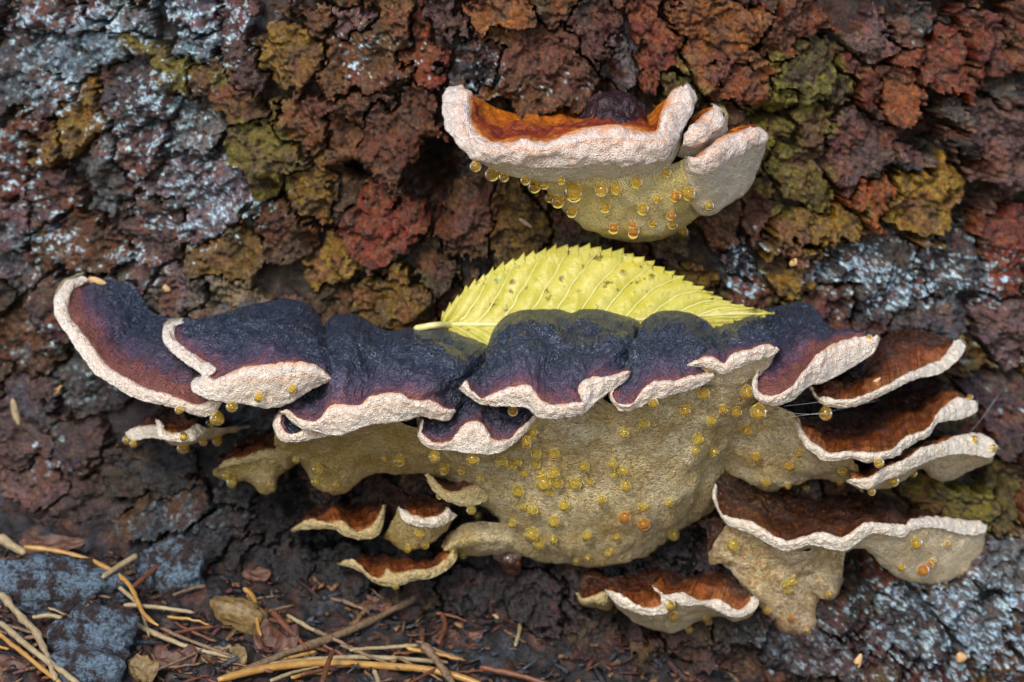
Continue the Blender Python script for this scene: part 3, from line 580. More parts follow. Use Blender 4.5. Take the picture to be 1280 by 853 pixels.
sheet('cap', oM, rb, [[(1006,744),(1014,746),(1022,752)], [(1010,765),(1018,766),(1024,772)], [(1008,784),(1016,786),(1022,782)]], [[-14],[-15],[-12]], M['cap_brown'], 33, .4, 4)
sheet('cap', oM, rb, [[(880,650),(900,648),(920,652)], [(884,670),(898,672),(908,664)], [(884,694),(892,690),(898,676)]], [[-12,-16],[-16,-20],[-20,-26]], M['cap_dark'], 34, .4, 4)
small('brown bracket with doubled white rim and pale belly above the soil',
      [(756,734),(760,724),(783,718),(812,713),(836,711),(864,718),(884,704),(905,708),(925,722),(940,748)], [-24,-16,-10,-8,-6,-6,-6,-10,-18,-26],
      [(758,738),(771,741),(786,750),(805,759),(826,756),(824,740),(814,731),(827,744),(852,741),(874,750),(899,750),(921,763),(936,753),(941,748)], [-30,-34,-36,-38,-38,-36,-34,-32,-28],
      [(755,738),(768,752),(786,762),(806,769),(832,767),(838,752),(834,748),(852,757),(878,757),(900,765),(918,773),(939,767),(949,753),(943,744)], [-30,-34,-36,-38,-38,-36,-34,-32,-28],
      g=1, dome=.2, drop=6, seed=26, under=[(760,744),(778,766),(806,784),(827,790),(852,788),(872,776),(900,770),(918,776),(938,770),(945,750)], underd=[-18,-20,-22,-20,-20], undermat=M['pore_pale'])
small('tiny glossy dark bracket with pale lower lip beside the double rimmed bracket', [(722,732),(726,712),(742,704),(760,712),(766,735)], [-18,-10,-8,-8,-14],
      [(723,740),(730,748),(742,744),(756,740),(766,742)], [-24,-28,-28,-24], [(719,742),(728,754),(742,754),(758,756),(768,748)], [-24,-28,-28,-24], cap='cap_dark', rim='rim_yel', g=1, drop=4, seed=27,
      under=[(722,746),(730,757),(745,760),(760,763),(768,754)], underd=[-18,-18,-16], undermat=M['pore_dim'])
small('small pointed bracket with rust cap under the purple lobe of the black fungus', [(162,534),(178,524),(197,514),(212,510),(226,520)], [-2,0,0,0,-6],
      [(162,537),(180,532),(200,531),(226,534)], [-10,-16,-20,-22], [(156,542),(166,551),(186,548),(205,549),(230,546)], [-10,-16,-20,-22], rim='rim_white', g=1, drop=4, seed=28, undermat=M['pore_dim'])
small('small bracket with oval dark brown cap and broad white rim beside the pointed bracket', [(199,527),(203,514),(220,510),(240,516),(248,527)], [-26,-18,-16,-18,-26],
      [(203,528),(206,537),(216,541),(231,539),(245,529)], [-32,-34,-35,-34,-31], [(195,525),(198,543),(212,552),(238,551),(262,537)], [-32,-36,-37,-36,-30], rim='rim_white', g=1, drop=3, seed=29,
      under=[(198,530),(203,547),(222,557),(258,550),(312,534)], underd=[-16,-18,-14,-8], undermat=M['pore_pale'])
small('pale bracket with two drooping points and rusty cap behind the black fungus', [(272,588),(284,566),(300,550),(332,538),(352,542),(366,560)], [-4,0,0,0,-4,-10],
      [(272,589),(284,574),(306,570),(332,561),(352,562),(368,570)], [-12,-16,-18,-20,-20,-20], [(266,590),(280,584),(306,579),(334,572),(354,574),(372,578)], [-12,-17,-19,-21,-21,-20], rim='rim_yel', g=1, drop=5, seed=30,
      under=[(267,593),(282,602),(307,601),(317,606),(325,615),(336,616),(344,613),(350,594),(374,579)], underd=[-8,-10,-12,-12], undermat=M['pore_dim'])
small('rust bracket with yellowish scalloped rim, alone beneath the drooping pale bracket', [(368,660),(384,640),(412,624),(448,619),(478,628)], [-8,-2,2,2,-4],
      [(369,659),(387,649),(409,653),(426,651),(441,661),(458,661),(471,648),(479,632)], [-20,-26,-28,-28,-26,-20], [(364,664),(390,662),(414,662),(434,671),(453,675),(471,671),(479,655),(482,632)], [-20,-26,-28,-28,-26,-20], rim='rim_yel', g=1, drop=4, seed=35, undermat=M['pore_dim'])
small('small brown bracket with thick cream rim joined to the pale knob', [(503,636),(508,624),(522,616),(542,623),(556,626),(564,632)], [-20,-14,-10,-12,-14,-18],
      [(506,638),(517,644),(537,647),(552,643),(558,634)], [-28,-30,-30,-28,-24], [(499,634),(504,651),(527,659),(552,657),(572,645)], [-28,-31,-31,-29,-24], rim='rim_white', g=1, drop=3, seed=36,
      under=[(480,672),(495,682),(512,689),(534,681),(558,664)], underd=[-18,-20,-22,-20], undermat=M['pore_dim'])
small('dark red capped bracket tucked under the tan underside of the black fungus', [(534,594),(548,584),(575,582),(600,588),(624,600)], [-20,-14,-12,-12,-16],
      [(536,597),(544,601),(557,612),(571,614),(588,607),(606,606),(618,602)], [-28,-32,-34,-34,-30], [(531,592),(540,610),(559,627),(584,633),(608,627),(630,610)], [-28,-32,-34,-34,-28], cap='cap_dark', rim='rim_yel', g=1, drop=3, seed=37, undermat=M['pore_dim'])
small('rust bracket with wavy cream rim just above the dry twig', [(426,700),(432,691),(448,687),(480,684),(515,688),(548,687),(566,680)], [-10,-2,0,0,0,-4,-10],
      [(427,702),(441,700),(453,709),(464,720),(476,722),(484,712),(495,717),(517,712),(540,710),(558,698),(567,686)], [-20,-24,-28,-30,-30,-26,-20], [(421,706),(438,709),(452,716),(468,729),(490,734),(517,727),(542,722),(562,710),(571,697),(570,682)], [-20,-24,-28,-30,-30,-26,-20],
      rim='rim_yel', g=1, drop=4, seed=38, undermat=M['pore_dim'])
wb = P(600, 690, 2.0); oW = empty('bracket_fungus', wb); tag(oW, 'pale swollen fungus knob with brown top edge between the cream rimmed bracket and tan underside', 'fungus', FUNGI)
sheet('pore_surface', oW, wb, [[(552,684),(560,668),(580,656),(610,652),(650,658)], [(556,688),(575,678),(600,674),(625,676),(652,680)], [(566,688),(580,692),(600,694),(625,692),(650,692)]], [[-18,-20,-22,-20],[-24,-27,-26,-22],[-16,-18,-18,-16]], M['pore'], 39, .5, 5)
sheet('cap', oW, wb, [[(553,684),(560,664),(582,651),(606,648)], [(554,686),(561,669),(582,657),(608,653)]], [[-14],[-20]], M['cap_brown'], 40, .3, 4)
sheet('tip', oW, wb, [[(612,690),(636,690),(655,690)], [(622,704),(638,706),(650,700)], [(632,716),(642,722),(652,716)]], [[-18],[-18],[-14]], M['cap_dark'], 41, .6, 4)

# ---- upper fungus
ub = P(780, 300, 4.0); up = empty('bracket_fungus', ub); tag(up, 'orange topped bracket fungus with thick white rim and yellow underside above the leaf', 'fungus')
bracket(up, ub, [(580,112),(600,124),(637,140),(674,139),(708,137),(728,146),(770,150),(806,146),(826,128),(850,110)], [-18,-8,0,4,4,2,0,-2,-6,-14],
        [(582,113),(590,122),(590,152),(611,176),(637,179),(658,176),(684,177),(708,167),(728,161),(768,156),(802,162),(819,165),(826,140),(838,118),(852,109)], [-20,-32,-42,-46,-47,-47,-46,-44,-38,-30,-20],
        [(577,108),(560,114),(553,134),(560,165),(584,191),(596,201),(641,206),(681,210),(742,208),(795,206),(832,200),(846,178),(852,160),(866,138),(869,118),(857,107)], [-18,-30,-42,-46,-47,-47,-46,-44,-38,-30,-20],
        M['cap_orange'], M['rim_top'], g=1, dome=0, drop=10, fat=4.5, bump=2.2, lump=1.5, seed=50,
        under=[(585,120),(572,134),(572,160),(590,190),(605,205),(645,221),(690,227),(742,224),(795,223),(834,210),(848,185),(855,160),(862,138),(862,122)], underd=[-14,-26,-34,-38,-38,-36,-32,-26,-16], undermat=M['pore_cream'])
kn = sheet('dark_knob', up, ub, [[(724,150),(734,132),(748,117),(764,113),(782,118),(796,128),(808,150)], [(726,156),(738,140),(752,126),(766,121),(782,126),(794,136),(806,156)], [(730,162),(745,152),(765,148),(786,150),(802,160)], [(734,168),(765,166),(798,168)]],
      [[-12],[-19],[-25],[-27]], M['knob'], 51, 1.8, 5, None)
sheet('pore_surface', up, ub, [[(630,212),(690,218),(742,216),(795,214),(834,207),(864,196)], [(668,226),(705,238),(745,245),(795,248),(838,238),(872,226)], [(682,236),(712,262),(745,280),(790,286),(830,282),(872,254)], [(688,240),(706,264),(730,284),(760,296),(790,301),(826,300),(850,286),(878,268)]],
      [[-36,-38,-38,-24],[-28,-32,-32,-28],[-18,-22,-22,-18],[-8,-10,-10,-8]], M['pore_yel'], 52, 1.2, 9, (0,-8,12))
bracket(up, ub, [(858,166),(864,150),(878,138),(890,134)], [-16,-12,-10,-12], [(860,168),(866,156),(880,144),(893,136)], [-26,-26,-22,-16], [(852,182),(868,184),(890,170),(904,154),(901,138),(888,131)], [-30,-32,-30,-26,-22,-16],
        M['cap_orange'], M['rim_top'], g=1, dome=0, drop=4, fat=5, lump=1.2, seed=53, under=[(846,196),(864,200),(890,184),(908,165),(906,145),(892,134)], underd=[-24,-24,-20,-12], undermat=M['pore_cream'])
bracket(up, ub, [(866,196),(876,184),(900,168),(928,158),(944,160)], [-24,-18,-12,-8,-10], [(868,198),(880,188),(904,172),(930,162),(946,162)], [-32,-32,-28,-22,-16], [(858,196),(862,212),(886,216),(912,200),(938,186),(954,180),(957,168),(944,158)], [-32,-36,-35,-32,-28,-24,-20,-14],
        M['cap_orange'], M['rim_top'], g=1, dome=0, drop=3, fat=5, lump=1.2, seed=54, under=[(850,225),(868,262),(890,268),(912,254),(934,238),(950,204),(956,182),(948,164)], underd=[-22,-20,-16,-12,-8,-6], undermat=M['pore_cream'])

# ================================================================== LEAF
MID = [(560,406),(625,406),(700,405),(780,401),(860,396),(920,393),(967,392)]
UPE = [(548,404),(556,388),(580,363),(612,340),(650,322),(700,309),(745,310),(790,319),(840,341),(880,362),(915,378),(967,392)]
LOE = [(548,404),(556,412),(590,428),(640,444),(700,452),(780,446),(850,428),(890,412),(925,402),(967,392)]
N = 520; mid, upc, loc = resample(MID, N), resample(UPE, N), resample(LOE, N)
s = np.linspace(0, 1, N)
def teeth(c, sgn, n=34):
    t = np.gradient(c, axis=0); t /= np.linalg.norm(t, axis=1)[:, None]; nr = np.stack([t[:, 1], -t[:, 0]], 1)*sgn
    ph = (s*n) % 1; A = 6.8*(.35+.65*np.sin(np.pi*np.clip(s, .02, .98))**.6)*(.7+.5*np.sin(s*37)**2)
    saw = ph**1.8
    return c+nr*(A*saw-2)[:, None]+t*(3.2*saw)[:, None]
upt = teeth(upc, 1)-upc; lot = teeth(loc, -1)-loc
rows = []
wv = np.concatenate([-np.linspace(1, 0, 22)[:-1], np.linspace(0, 1, 46)])
lb = P(560, 430, -20.0); 
ydep = lambda py: -25.0+(410-py)*.135
G = np.zeros((len(wv), N, 3)); VEIN = 13
for k, w in enumerate(wv):
    c = (mid+(upc-mid)*w if w >= 0 else mid+(loc-mid)*(-w)) + (upt if w >= 0 else lot)*sstep(.8, 1.0, abs(w))
    G[k] = P(c[:, 0], c[:, 1], ydep(c[:, 1]) - 5*np.sin(np.pi*s) + 3*(s-.5)**2*4)
# pleats between side veins run forward and upward
ph = (s[None]*VEIN - np.abs(wv)[:, None]*2.6)
pl = np.abs(np.sin(np.pi*ph))
nrm = grid_normals(G); sg = np.sign(nrm[..., 1].mean()); nrm = nrm*-sg
G = G+nrm*(1.1*(pl**.7-.6)*np.minimum(1, np.abs(wv)[:, None]*4)*(1-.7*sstep(.8, 1, np.abs(wv)))[:, None]+.3*fbm(G/4, 3))[..., None]
back = G-nrm*.28
W = np.repeat(np.abs(wv)[:, None], N, 1)
lf = empty('leaf', lb); tag(lf, 'yellow toothed leaf with raised veins standing behind the black fungus', 'leaf')
t = NT('yellow_leaf'); n1 = t.noise(.11, 4, .6); n2 = t.noise(.33, 3, .55); pa = t.attr('pleat')
c = t.mix(t.ramp(n1, [(.35, 0.0), (.65, 1.0)]), (.42, .37, .035), (.53, .46, .11))
c = t.mix(t.ramp(pa, [(0.0, .55), (.22, 0.0)]), c, (.34, .32, .02))
c = t.mix(t.ramp(n2, [(.61, 0.0), (.67, .9)]), c, (.13, .1, .012)); c = t.mix(t.ramp(t.noise(.15, 3), [(.6, 0.0), (.75, .8)]), c, (.3, .34, .02))
M['leaf'] = t.out(Base_Color=c, Roughness=.38, Normal=t.bump(t.noise(1.2, 4, .6), .3, .7), Transmission_Weight=0.0, Subsurface_Weight=.1, Subsurface_Scale=.001)
nv = G.shape[0]*N; F = gridF(len(wv), N)
bdr = np.concatenate([np.arange(N), np.arange(N)*0])
e1 = np.arange(N-1); sk1 = np.stack([e1+1, e1, e1+nv, e1+1+nv], 1); o2 = (len(wv)-1)*N; sk2 = np.stack([o2+e1, o2+e1+1, o2+e1+1+nv, o2+e1+nv], 1)
me = mesh_np('blade', (np.concatenate([G.reshape(-1, 3), back.reshape(-1, 3)])-lb)*MM, np.concatenate([F, F[:, ::-1]+nv, sk1, sk2]), M['leaf'], {'pleat': np.concatenate([pl.ravel(), pl.ravel()])})
link('blade', me, lf); reg(G.reshape(-1, 3), F)
M['vein'] = mat_simple('pale_vein', (.55, .5, .16), (.66, .6, .3), .5, .4, .1)

def tube(pts, r0, r1=None, n=8, sub=6, wob=0.0, seed=0, bumps=None):
    """returns V, F of a tapered tube along pts (mm)"""
    c = resample(np.asarray(pts, float), max(4, (len(pts)-1)*sub+1)); K = len(c)
    r = np.interp(np.linspace(0, 1, K), [0, .04, .96, 1], [r0*.6, r0, (r1 or r0), (r1 or r0)*.45])
    if bumps is not None: r = r*bumps(np.linspace(0, 1, K))
    tg = np.gradient(c, axis=0); tg /= np.linalg.norm(tg, axis=1)[:, None]+1e-9
    a = np.cross(tg, [0.03, 1, .1]); a /= np.linalg.norm(a, axis=1)[:, None]+1e-9; b_ = np.cross(tg, a)
    th = np.arange(n)/n*2*np.pi
    G = c[:, None]+r[:, None, None]*(a[:, None]*np.cos(th)[None, :, None]+b_[:, None]*np.sin(th)[None, :, None])
    if wob: G = G+wob*fbm(G/2.2+seed, 2)[..., None]*np.array([1, 1, 1])
    V = np.concatenate([G.reshape(-1, 3), c[:1], c[-1:]]); F = gridF(K, n, True)
    j = np.arange(n); i0 = K*n; c1 = np.stack([(j+1) % n, j, j*0+i0, j*0+i0], 1); c2 = np.stack([(K-1)*n+j, (K-1)*n+(j+1) % n, j*0+i0+1, j*0+i0+1], 1)
    return V, F, np.concatenate([c1[:, :3], c2[:, :3]])
def tube_obj(name, pts, r0, r1, mat, parent=None, base=None, **kw):
    V, F, T3 = tube(pts, r0, r1, **kw); base = np.asarray(pts[0], float) if base is None else base
    T4 = np.concatenate([F[:, [0, 1, 2]], F[:, [0, 2, 3]], T3])
    o = link(name, mesh_np(name, (V-base)*MM, T4, mat), parent)
    if parent is None: o.location = Vector(base*MM)
    return o
i0 = int(np.argmin(np.abs(wv)))
tube_obj('midrib', (G[i0]+nrm[i0]*.15)[::12], .75, .25, M['vein'], lf, lb, sub=2)
pt = [P(518, 411, -27), P(530, 409, -28), P(545, 406.5, -28)]; tube_obj('petiole', pt+[G[i0][6], G[i0][30]], .9, .8, M['vein'], lf, lb)
for kv in range(VEIN):
    pts = []
    for w in np.linspace(0, .96, 9):
        sv = (kv+.0+w*2.6)/VEIN
        if sv > .985 or sv < .03: continue
        k = int(np.argmin(np.abs(wv-w))); pts.append(G[k, int(sv*(N-1))]+nrm[k, int(sv*(N-1))]*.12)
    if len(pts) > 3: tube_obj('vein', pts, .3, .1, M['vein'], lf, lb, sub=3, n=6)

# ================================================================== DROPLETS
bvh = BVHTree.FromPolygons([tuple(v) for v in np.concatenate(BV)], [tuple(f) for f in np.concatenate(BF)])
def drop_mesh(name, mat, neck):
    prof = []
    for k in range(15):
        a = math.pi*k/14; z = math.cos(a); r = math.sin(a)
        if z > 0: r *= 1-neck*z*z; z *= 1+.35*neck
        prof.append((r, z*.96))
    n = 22; V = [(r*math.cos(j/n*2*math.pi)*(1+.03*math.sin(2*j/n*6.28)), r*math.sin(j/n*2*math.pi), z) for r, z in prof for j in range(n)]
    return mesh_np(name, np.array(V), gridF(15, n, True), mat)
DM = {(c, h): drop_mesh('droplet', M[c], .0 if not h else .45) for c in ('drop', 'drop_orange', 'drop_yellow') for h in (0, 1)}
def droplets(lst, label, group, mat='drop', sink=.35):
    for it in lst:
        x, y, r = it[:3]; m = it[3] if len(it) > 3 and it[3] else mat
        rmm = r*.2; d = Vector(P(x, y, 0)-CAMP).normalized()
        hit, n, _, dist = bvh.ray_cast(Vector(CAMP), d)
        if len(it) > 4: c = Vector(P(x, y, it[4])); hang = 1                 # hangs free from a rim at that depth
        elif hit is None or hit.y > 12:
            # beside an edge: take the nearest surface along the ray
            best = None
            for Y in np.linspace(-70, 0, 71):
                p = Vector(P(x, y, Y)); q_, n_, _, dd = bvh.find_nearest(p)
                if best is None or dd < best[0]: best = (dd, p, q_)
            p = best[1]; q_ = best[2]; c = q_+(p-q_).normalized()*min(best[0], rmm*.8); hang = 1
        else:
            if n.dot(d) > 0: n = -n
            c = hit+n*rmm*(1-sink*1.2)-Vector((0, 0, rmm*.1)); hang = 0
        o = link('droplet', DM[(m, hang)]); o.location = c*MM; o.scale = (rmm*MM*random.uniform(.95, 1.05), rmm*MM*random.uniform(.9, 1.05), rmm*MM*random.uniform(.95, 1.12))
        o.rotation_euler = (random.uniform(-.2, .2), random.uniform(-.2, .2), random.uniform(0, 6.28)); tag(o, label, 'droplet', group)
droplets([(594,210,8),(615,218,10),(630,221,7),(657,225,8),(668,233,9),(681,228,6),(701,222,6),(594,201,4)], 'amber droplet hanging below the white front rim of the orange topped fungus', 'drops under the upper rim')
droplets([(720,232,13),(751,231,10),(772,232,8),(795,225,8),(700,247,9),(716,261,8),(757,255,8),(803,256,9),(821,246,7),(843,243,8,'drop_orange'),(865,238,10),(830,215,7),(767,281,8,'drop_orange'),(792,285,9,'drop_orange'),(790,278,6,'drop_orange'),(816,276,6),(838,266,7,'drop_orange'),(838,279,7),(853,286,7),(885,254,7),(690,243,8)], 'amber droplet on the yellow underside of the orange topped fungus', 'drops on the upper underside')
droplets([(656,551,8),(670,563,8),(694,563,8),(626,572,9),(638,579,7),(647,573,7),(671,577,6),(655,589,6),(679,598,12),(693,588,9),(697,601,8),(718,601,9),(738,600,6),(647,609,10),(731,580,7),(765,577,7),(778,585,8),(767,592,5),(781,604,8),(704,629,8),(666,635,8),(654,632,5),(691,647,10),(668,663,11),(675,676,9),(692,672,6),(734,665,8),(771,669,5),(760,688,7),(752,622,7),(781,643,8,'drop_orange'),(804,650,10,'drop_orange'),(801,630,8),(836,626,6),(721,698,5),(734,695,5),(841,663,9),(642,652,6),(687,615,6),(804,526,8),(780,539,7),(886,524,8),(870,544,9),(868,562,6),(890,562,7),(662,543,7),(666,535,7),(688,604,6),(676,589,6)], 'yellow droplet on the broad tan underside of the black fungus', 'drops on the tan underside', 'drop_yellow')
droplets([(543,571,8,None,-58.5),(591,574,9,None,-58),(658,552,7,None,-56)], 'amber droplet hanging under the small lowest lobe of the black fungus rim', 'drops under the low lobe')
droplets([(948,515,11,None,-54.5)], 'largest amber droplet hanging from the purple lobe rim beside the brown stack', None)
droplets([(1032,517,10,None,-39)], 'pear shaped amber droplet hanging from the topmost brown bracket of the stack', None)
droplets([(641,514,7,None,-60)], 'clear amber droplet held in the dark notch of the black fungus', None)
droplets([(934,490,9,None,-52),(878,488,9),(816,500,7),(856,508,8),(903,508,7),(919,511,8),(323,493,7),(365,484,7),(272,525,10),(290,508,8),(225,509,6)], 'amber droplet clinging just beneath the cream rim of the black fungus', 'drops along the cream rim')
droplets([(934,534,8),(945,568,7),(988,580,7),(998,563,6),(957,601,7),(1005,614,7),(1027,608,4),(1052,586,7),(1098,575,7),(1116,598,7),(1141,592,6),(1088,611,6),(1211,499,5),(1240,559,5),(1216,550,5),(1086,423,4),(1033,478,6),(985,605,5),(1050,600,5)], 'small amber droplet on the stack of brown brackets beside the black fungus', 'drops on the stacked brackets')
droplets([(1152,709,9,'drop_orange'),(1160,704,6,'drop_orange'),(1166,699,5),(1143,675,9),(1126,706,6),(1183,678,5)], 'orange droplet inside the bowl shaped underside of the lowest stacked bracket', 'drops in the bowl')
droplets([(919,677,10,'drop_yellow'),(989,723,8,'drop_yellow'),(985,737,6,'drop_yellow'),(980,728,6,'drop_yellow'),(960,761,6),(988,770,5,'drop_orange'),(1036,741,5),(1010,788,4)], 'yellow droplet on the ragged hanging flap', 'drops on the ragged flap')
droplets([(886,778,6),(836,755,7),(843,768,7),(860,784,6),(880,770,5)], 'amber droplet on the bracket with the doubled white rim', 'drops on the double rimmed bracket')
droplets([(229,560,9),(229,545,6),(159,550,7),(167,555,6),(253,549,6),(270,546,8),(262,530,6)], 'amber droplet hanging below the small brackets under the purple lobe', 'drops under the small brackets')
droplets([(290,599,8),(398,583,8),(371,572,5),(396,600,6),(284,592,6),(500,572,8),(480,570,5),(420,604,5),(557,582,8),(578,585,6),(601,594,6)], 'dull yellow droplet under the back of the black fungus above the rust brackets', 'drops under the back edge', 'drop_yellow')
droplets([(549,620,5),(589,637,7),(597,645,6),(523,663,8),(531,678,6),(511,683,6),(495,731,5),(579,694,6),(566,690,5)], 'tiny yellow droplet on the low brackets near the dry twig', 'drops on the low brackets', 'drop_yellow')
# clear water beads on the leaf
wm = drop_mesh('water_bead', M['water'], 0)
for (x, y, r) in [(780,342,4.5),(793,366,2.5),(802,363,2),(884,380,3),(895,376,2.5),(745,384,3),(812,350,2),(860,372,2.5),(700,352,2),(735,355,2.2),(768,372,2.4),(648,335,3),(640,366,2.5),(836,367,2.2),(720,330,2)]:
    d = Vector(P(x, y, 0)-CAMP).normalized(); hit, n, _, _ = bvh.ray_cast(Vector(CAMP), d)
    if hit is None: continue
    o = link('water_bead', wm); o.location = (hit-d*r*.04)*MM; o.scale = (r*.2*MM, r*.13*MM, r*.2*MM); tag(o, 'clear water bead on the yellow leaf', 'water drop', 'water beads on the leaf')

# ================================================================== LITTER ON THE GROUND
def gp(pts, off=1.0): 
    a = np.asarray(pts, float); lift = a[:, 2] if a.shape[1] > 2 else np.zeros(len(a)); return np.stack([on_ground(x, y, off+l) for (x, y), l in zip(a[:, :2], lift)])
def litter(name, pts, r0, r1, mat, label, cat, group=None, off=1.2, wob=.12, bumps=None, n=8):
    o = tube_obj(name, list(gp(pts, off)), r0*.72, r1*.72, M[mat], None, None, n=n, sub=8, wob=wob, seed=len(bpy.data.objects)*.37, bumps=bumps); tag(o, label, cat, group); return o
litter('pine_needle', [(30,684),(75,690),(125,706),(160,730),(180,768),(198,782)], 1.15, .8, 'needle', 'long curved orange tipped pine needle arching over the blue grey bark chunk', 'needle', off=7)
litter('pine_needle', [(118,712),(150,735),(175,760),(186,795)], .9, .6, 'needle_pale', 'pale bent needle crossing under the arched orange needle', 'needle', off=4)
litter('stalk', [(272,850),(330,836),(400,829),(470,832),(540,838),(590,852),(620,870)], 1.5, 1.3, 'needle', 'thick glossy yellow stalk lying along the soil', 'stalk', off=3, wob=.05)
litter('stalk', [(330,832),(400,824),(470,822),(560,828)], 1.1, .9, 'needle_pale', 'dull brown stalk lying behind the glossy yellow stalk', 'stalk', off=2.4)
litter('twig', [(290,846),(360,816),(420,795),(480,768),(540,738),(600,722)], 1.5, 1.4, 'twig', 'long dry twig slanting up from the yellow stalk to the low brackets', 'twig', off=3, bumps=lambda s: 1+.25*np.sin(s*23)*np.sin(s*7), wob=.3)
litter('straw', [(0,778),(40,812),(85,845),(110,866)], 1.2, 1.2, 'needle_pale', 'straight straw coloured needle, uppermost of the pair pointing at the dark stone', 'needle', off=6)
litter('straw', [(-5,790),(40,826),(80,858)], .9, .9, 'needle', 'orange brown needle lying against the straw coloured one', 'needle', off=5.4)
litter('straw', [(0,742),(30,775),(50,800),(70,850)], 1.6, 1.0, 'needle_pale', 'frayed broad straw blade beside the blue grey bark chunk', 'straw', off=6, wob=.4)
litter('straw', [(0,672),(14,682),(32,692)], 2.2, 1.4, 'needle_pale', 'short thick pale stick end beside the start of the arched needle', 'stick', off=7)
litter('twig', [(128,722),(150,707),(172,694)], 1.0, 1.2, 'needle_pale', 'short pale stick laid across the arched orange needle', 'stick', off=9)
litter('twig', [(165,735),(185,718),(205,700)], .9, 1.1, 'needle_red', 'short red brown stick leaning beside the arched needle', 'stick', off=7)
litter('straw', [(155,756),(200,760),(243,766)], .9, .7, 'needle_pale', 'thin straw lying level below the arched needle tip', 'straw', off=4)
litter('straw', [(165,778),(200,795),(245,812),(295,822)], 1.1, .8, 'needle_pale', 'pale flat straw running toward the ochre leaf scrap', 'straw', off=3.6)
litter('straw', [(200,785),(240,802),(290,820)], .7, .6, 'twig', 'dark thin straw alongside the pale flat one', 'straw', off=4.4)
litter('twig', [(305,735),(318,750),(322,780),(326,795)], 1.0, .7, 'needle', 'bent orange stem standing by the yellowish cone scale', 'stem', off=4)
litter('twig', [(340,765),(360,785),(385,812)], 1.4, .9, 'needle_red', 'red brown twig leaning toward the long dry twig', 'twig', off=4, wob=.3)
litter('twig', [(528,806),(545,825),(560,845),(572,866)], 1.5, 1.2, 'twig', 'knobbly grey twig crossing the glossy yellow stalk', 'twig', off=6, wob=.3, bumps=lambda s: 1+.5*np.exp(-((s-.08)/.08)**2))
litter('stalk', [(600,834),(650,845),(700,860)], 1.3, 1.0, 'needle_red', 'red brown stalk at the end of the yellow stalk', 'stalk', off=3)
litter('needle', [(417,812),(410,830),(402,856)], .9, 1.0, 'needle_red', 'pointed red needle sticking up in front of the yellow stalk', 'needle', off=9)
litter('needle', [(468,838),(472,850),(478,866)], .9, .9, 'needle_pale', 'whitish stub in front of the yellow stalk', 'needle', off=9)
litter('straw', [(648,766),(650,785),(644,808)], .9, .7, 'needle_pale', 'short pale stem hanging below the tiny orange chip', 'stem', off=2.5)
litter('twig', [(553,768),(556,785),(548,805)], 1.1, .8, 'needle_red', 'curled red brown stem above the knobbly twig', 'stem', off=4)
litter('straw', [(960,792),(985,820),(1005,845)], .8, .7, 'stone', 'thin blue grey stem below the ragged flap', 'stem', off=2)
litter('straw', [(40,772),(60,770),(78,772)], .9, .8, 'needle_pale', 'short pale stub beneath the blue grey bark chunk', 'stick', off=5)

def lump(name, x, y, rx, ry, rz, mat, label, cat, seed, off=0, amp=.3, rot=0, flat=1.0, group=None, trunk_=False):
    n, m = 60, 40
    c = on_trunk(np.array(x, float), np.array(y, float), 3+off) if trunk_ else on_ground(np.array(x, float), np.array(y, float), rz*.5+off)
    A, B = np.meshgrid(np.linspace(0, 2*np.pi, n, endpoint=False), np.linspace(0, np.pi, m)); G = np.stack([np.cos(A)*np.sin(B), np.sin(A)*np.sin(B), np.cos(B)], -1)
    G = np.sign(G)*np.abs(G)**flat*(1+amp*fbm(G*1.3+seed, 5, .5))[..., None]*np.array([rx, ry, rz])
    o = link(name, mesh_np(name, G.reshape(-1, 3)*MM, gridF(m, n, True), M[mat])); o.location = Vector(c*MM); o.rotation_euler = (0, rot, random.uniform(-.3, .3)); tag(o, label, cat, group); return o
lump('bark_chunk', 72, 732, 15.5, 6, 7, 'stone', 'long blue grey crusted bark chunk under the arched needle', 'bark chunk', 1.2, rot=.14, amp=.3, flat=.75)
lump('bark_chunk', 120, 795, 10, 7, 7, 'stone', 'squat blue green crusted lump between bark chunk and dark stone', 'bark chunk', 2.2, amp=.35, flat=.8)
lump('stone', 105, 836, 10, 7, 6, 'stone', 'dark bluish stone beside the straw coloured needles', 'stone', 3.2, amp=.2)
lump('bark_chunk', 215, 715, 9, 5, 8, 'stone', 'slaty crusted lump leaning behind the short red brown stick', 'bark chunk', 4.2, rot=.6, amp=.4)
lump('cone_scale', 300, 768, 8, 4, 4.5, 'scrap_ochre', 'yellowish brown cone scale lying on dark soil', 'cone scale', 5.2, rot=.3, amp=.2)
lump('seed', 617, 771, 3.4, 1.2, 1.1, 'seed', 'small orange chip lying on dark soil beside the pale stem', 'chip', 6.2, rot=.1, amp=.1)
lump('seed', 702, 772, 2.2, 1.2, 1.1, 'seed', 'small orange chip below the tiny glossy bracket', 'chip', 7.2, amp=.1)
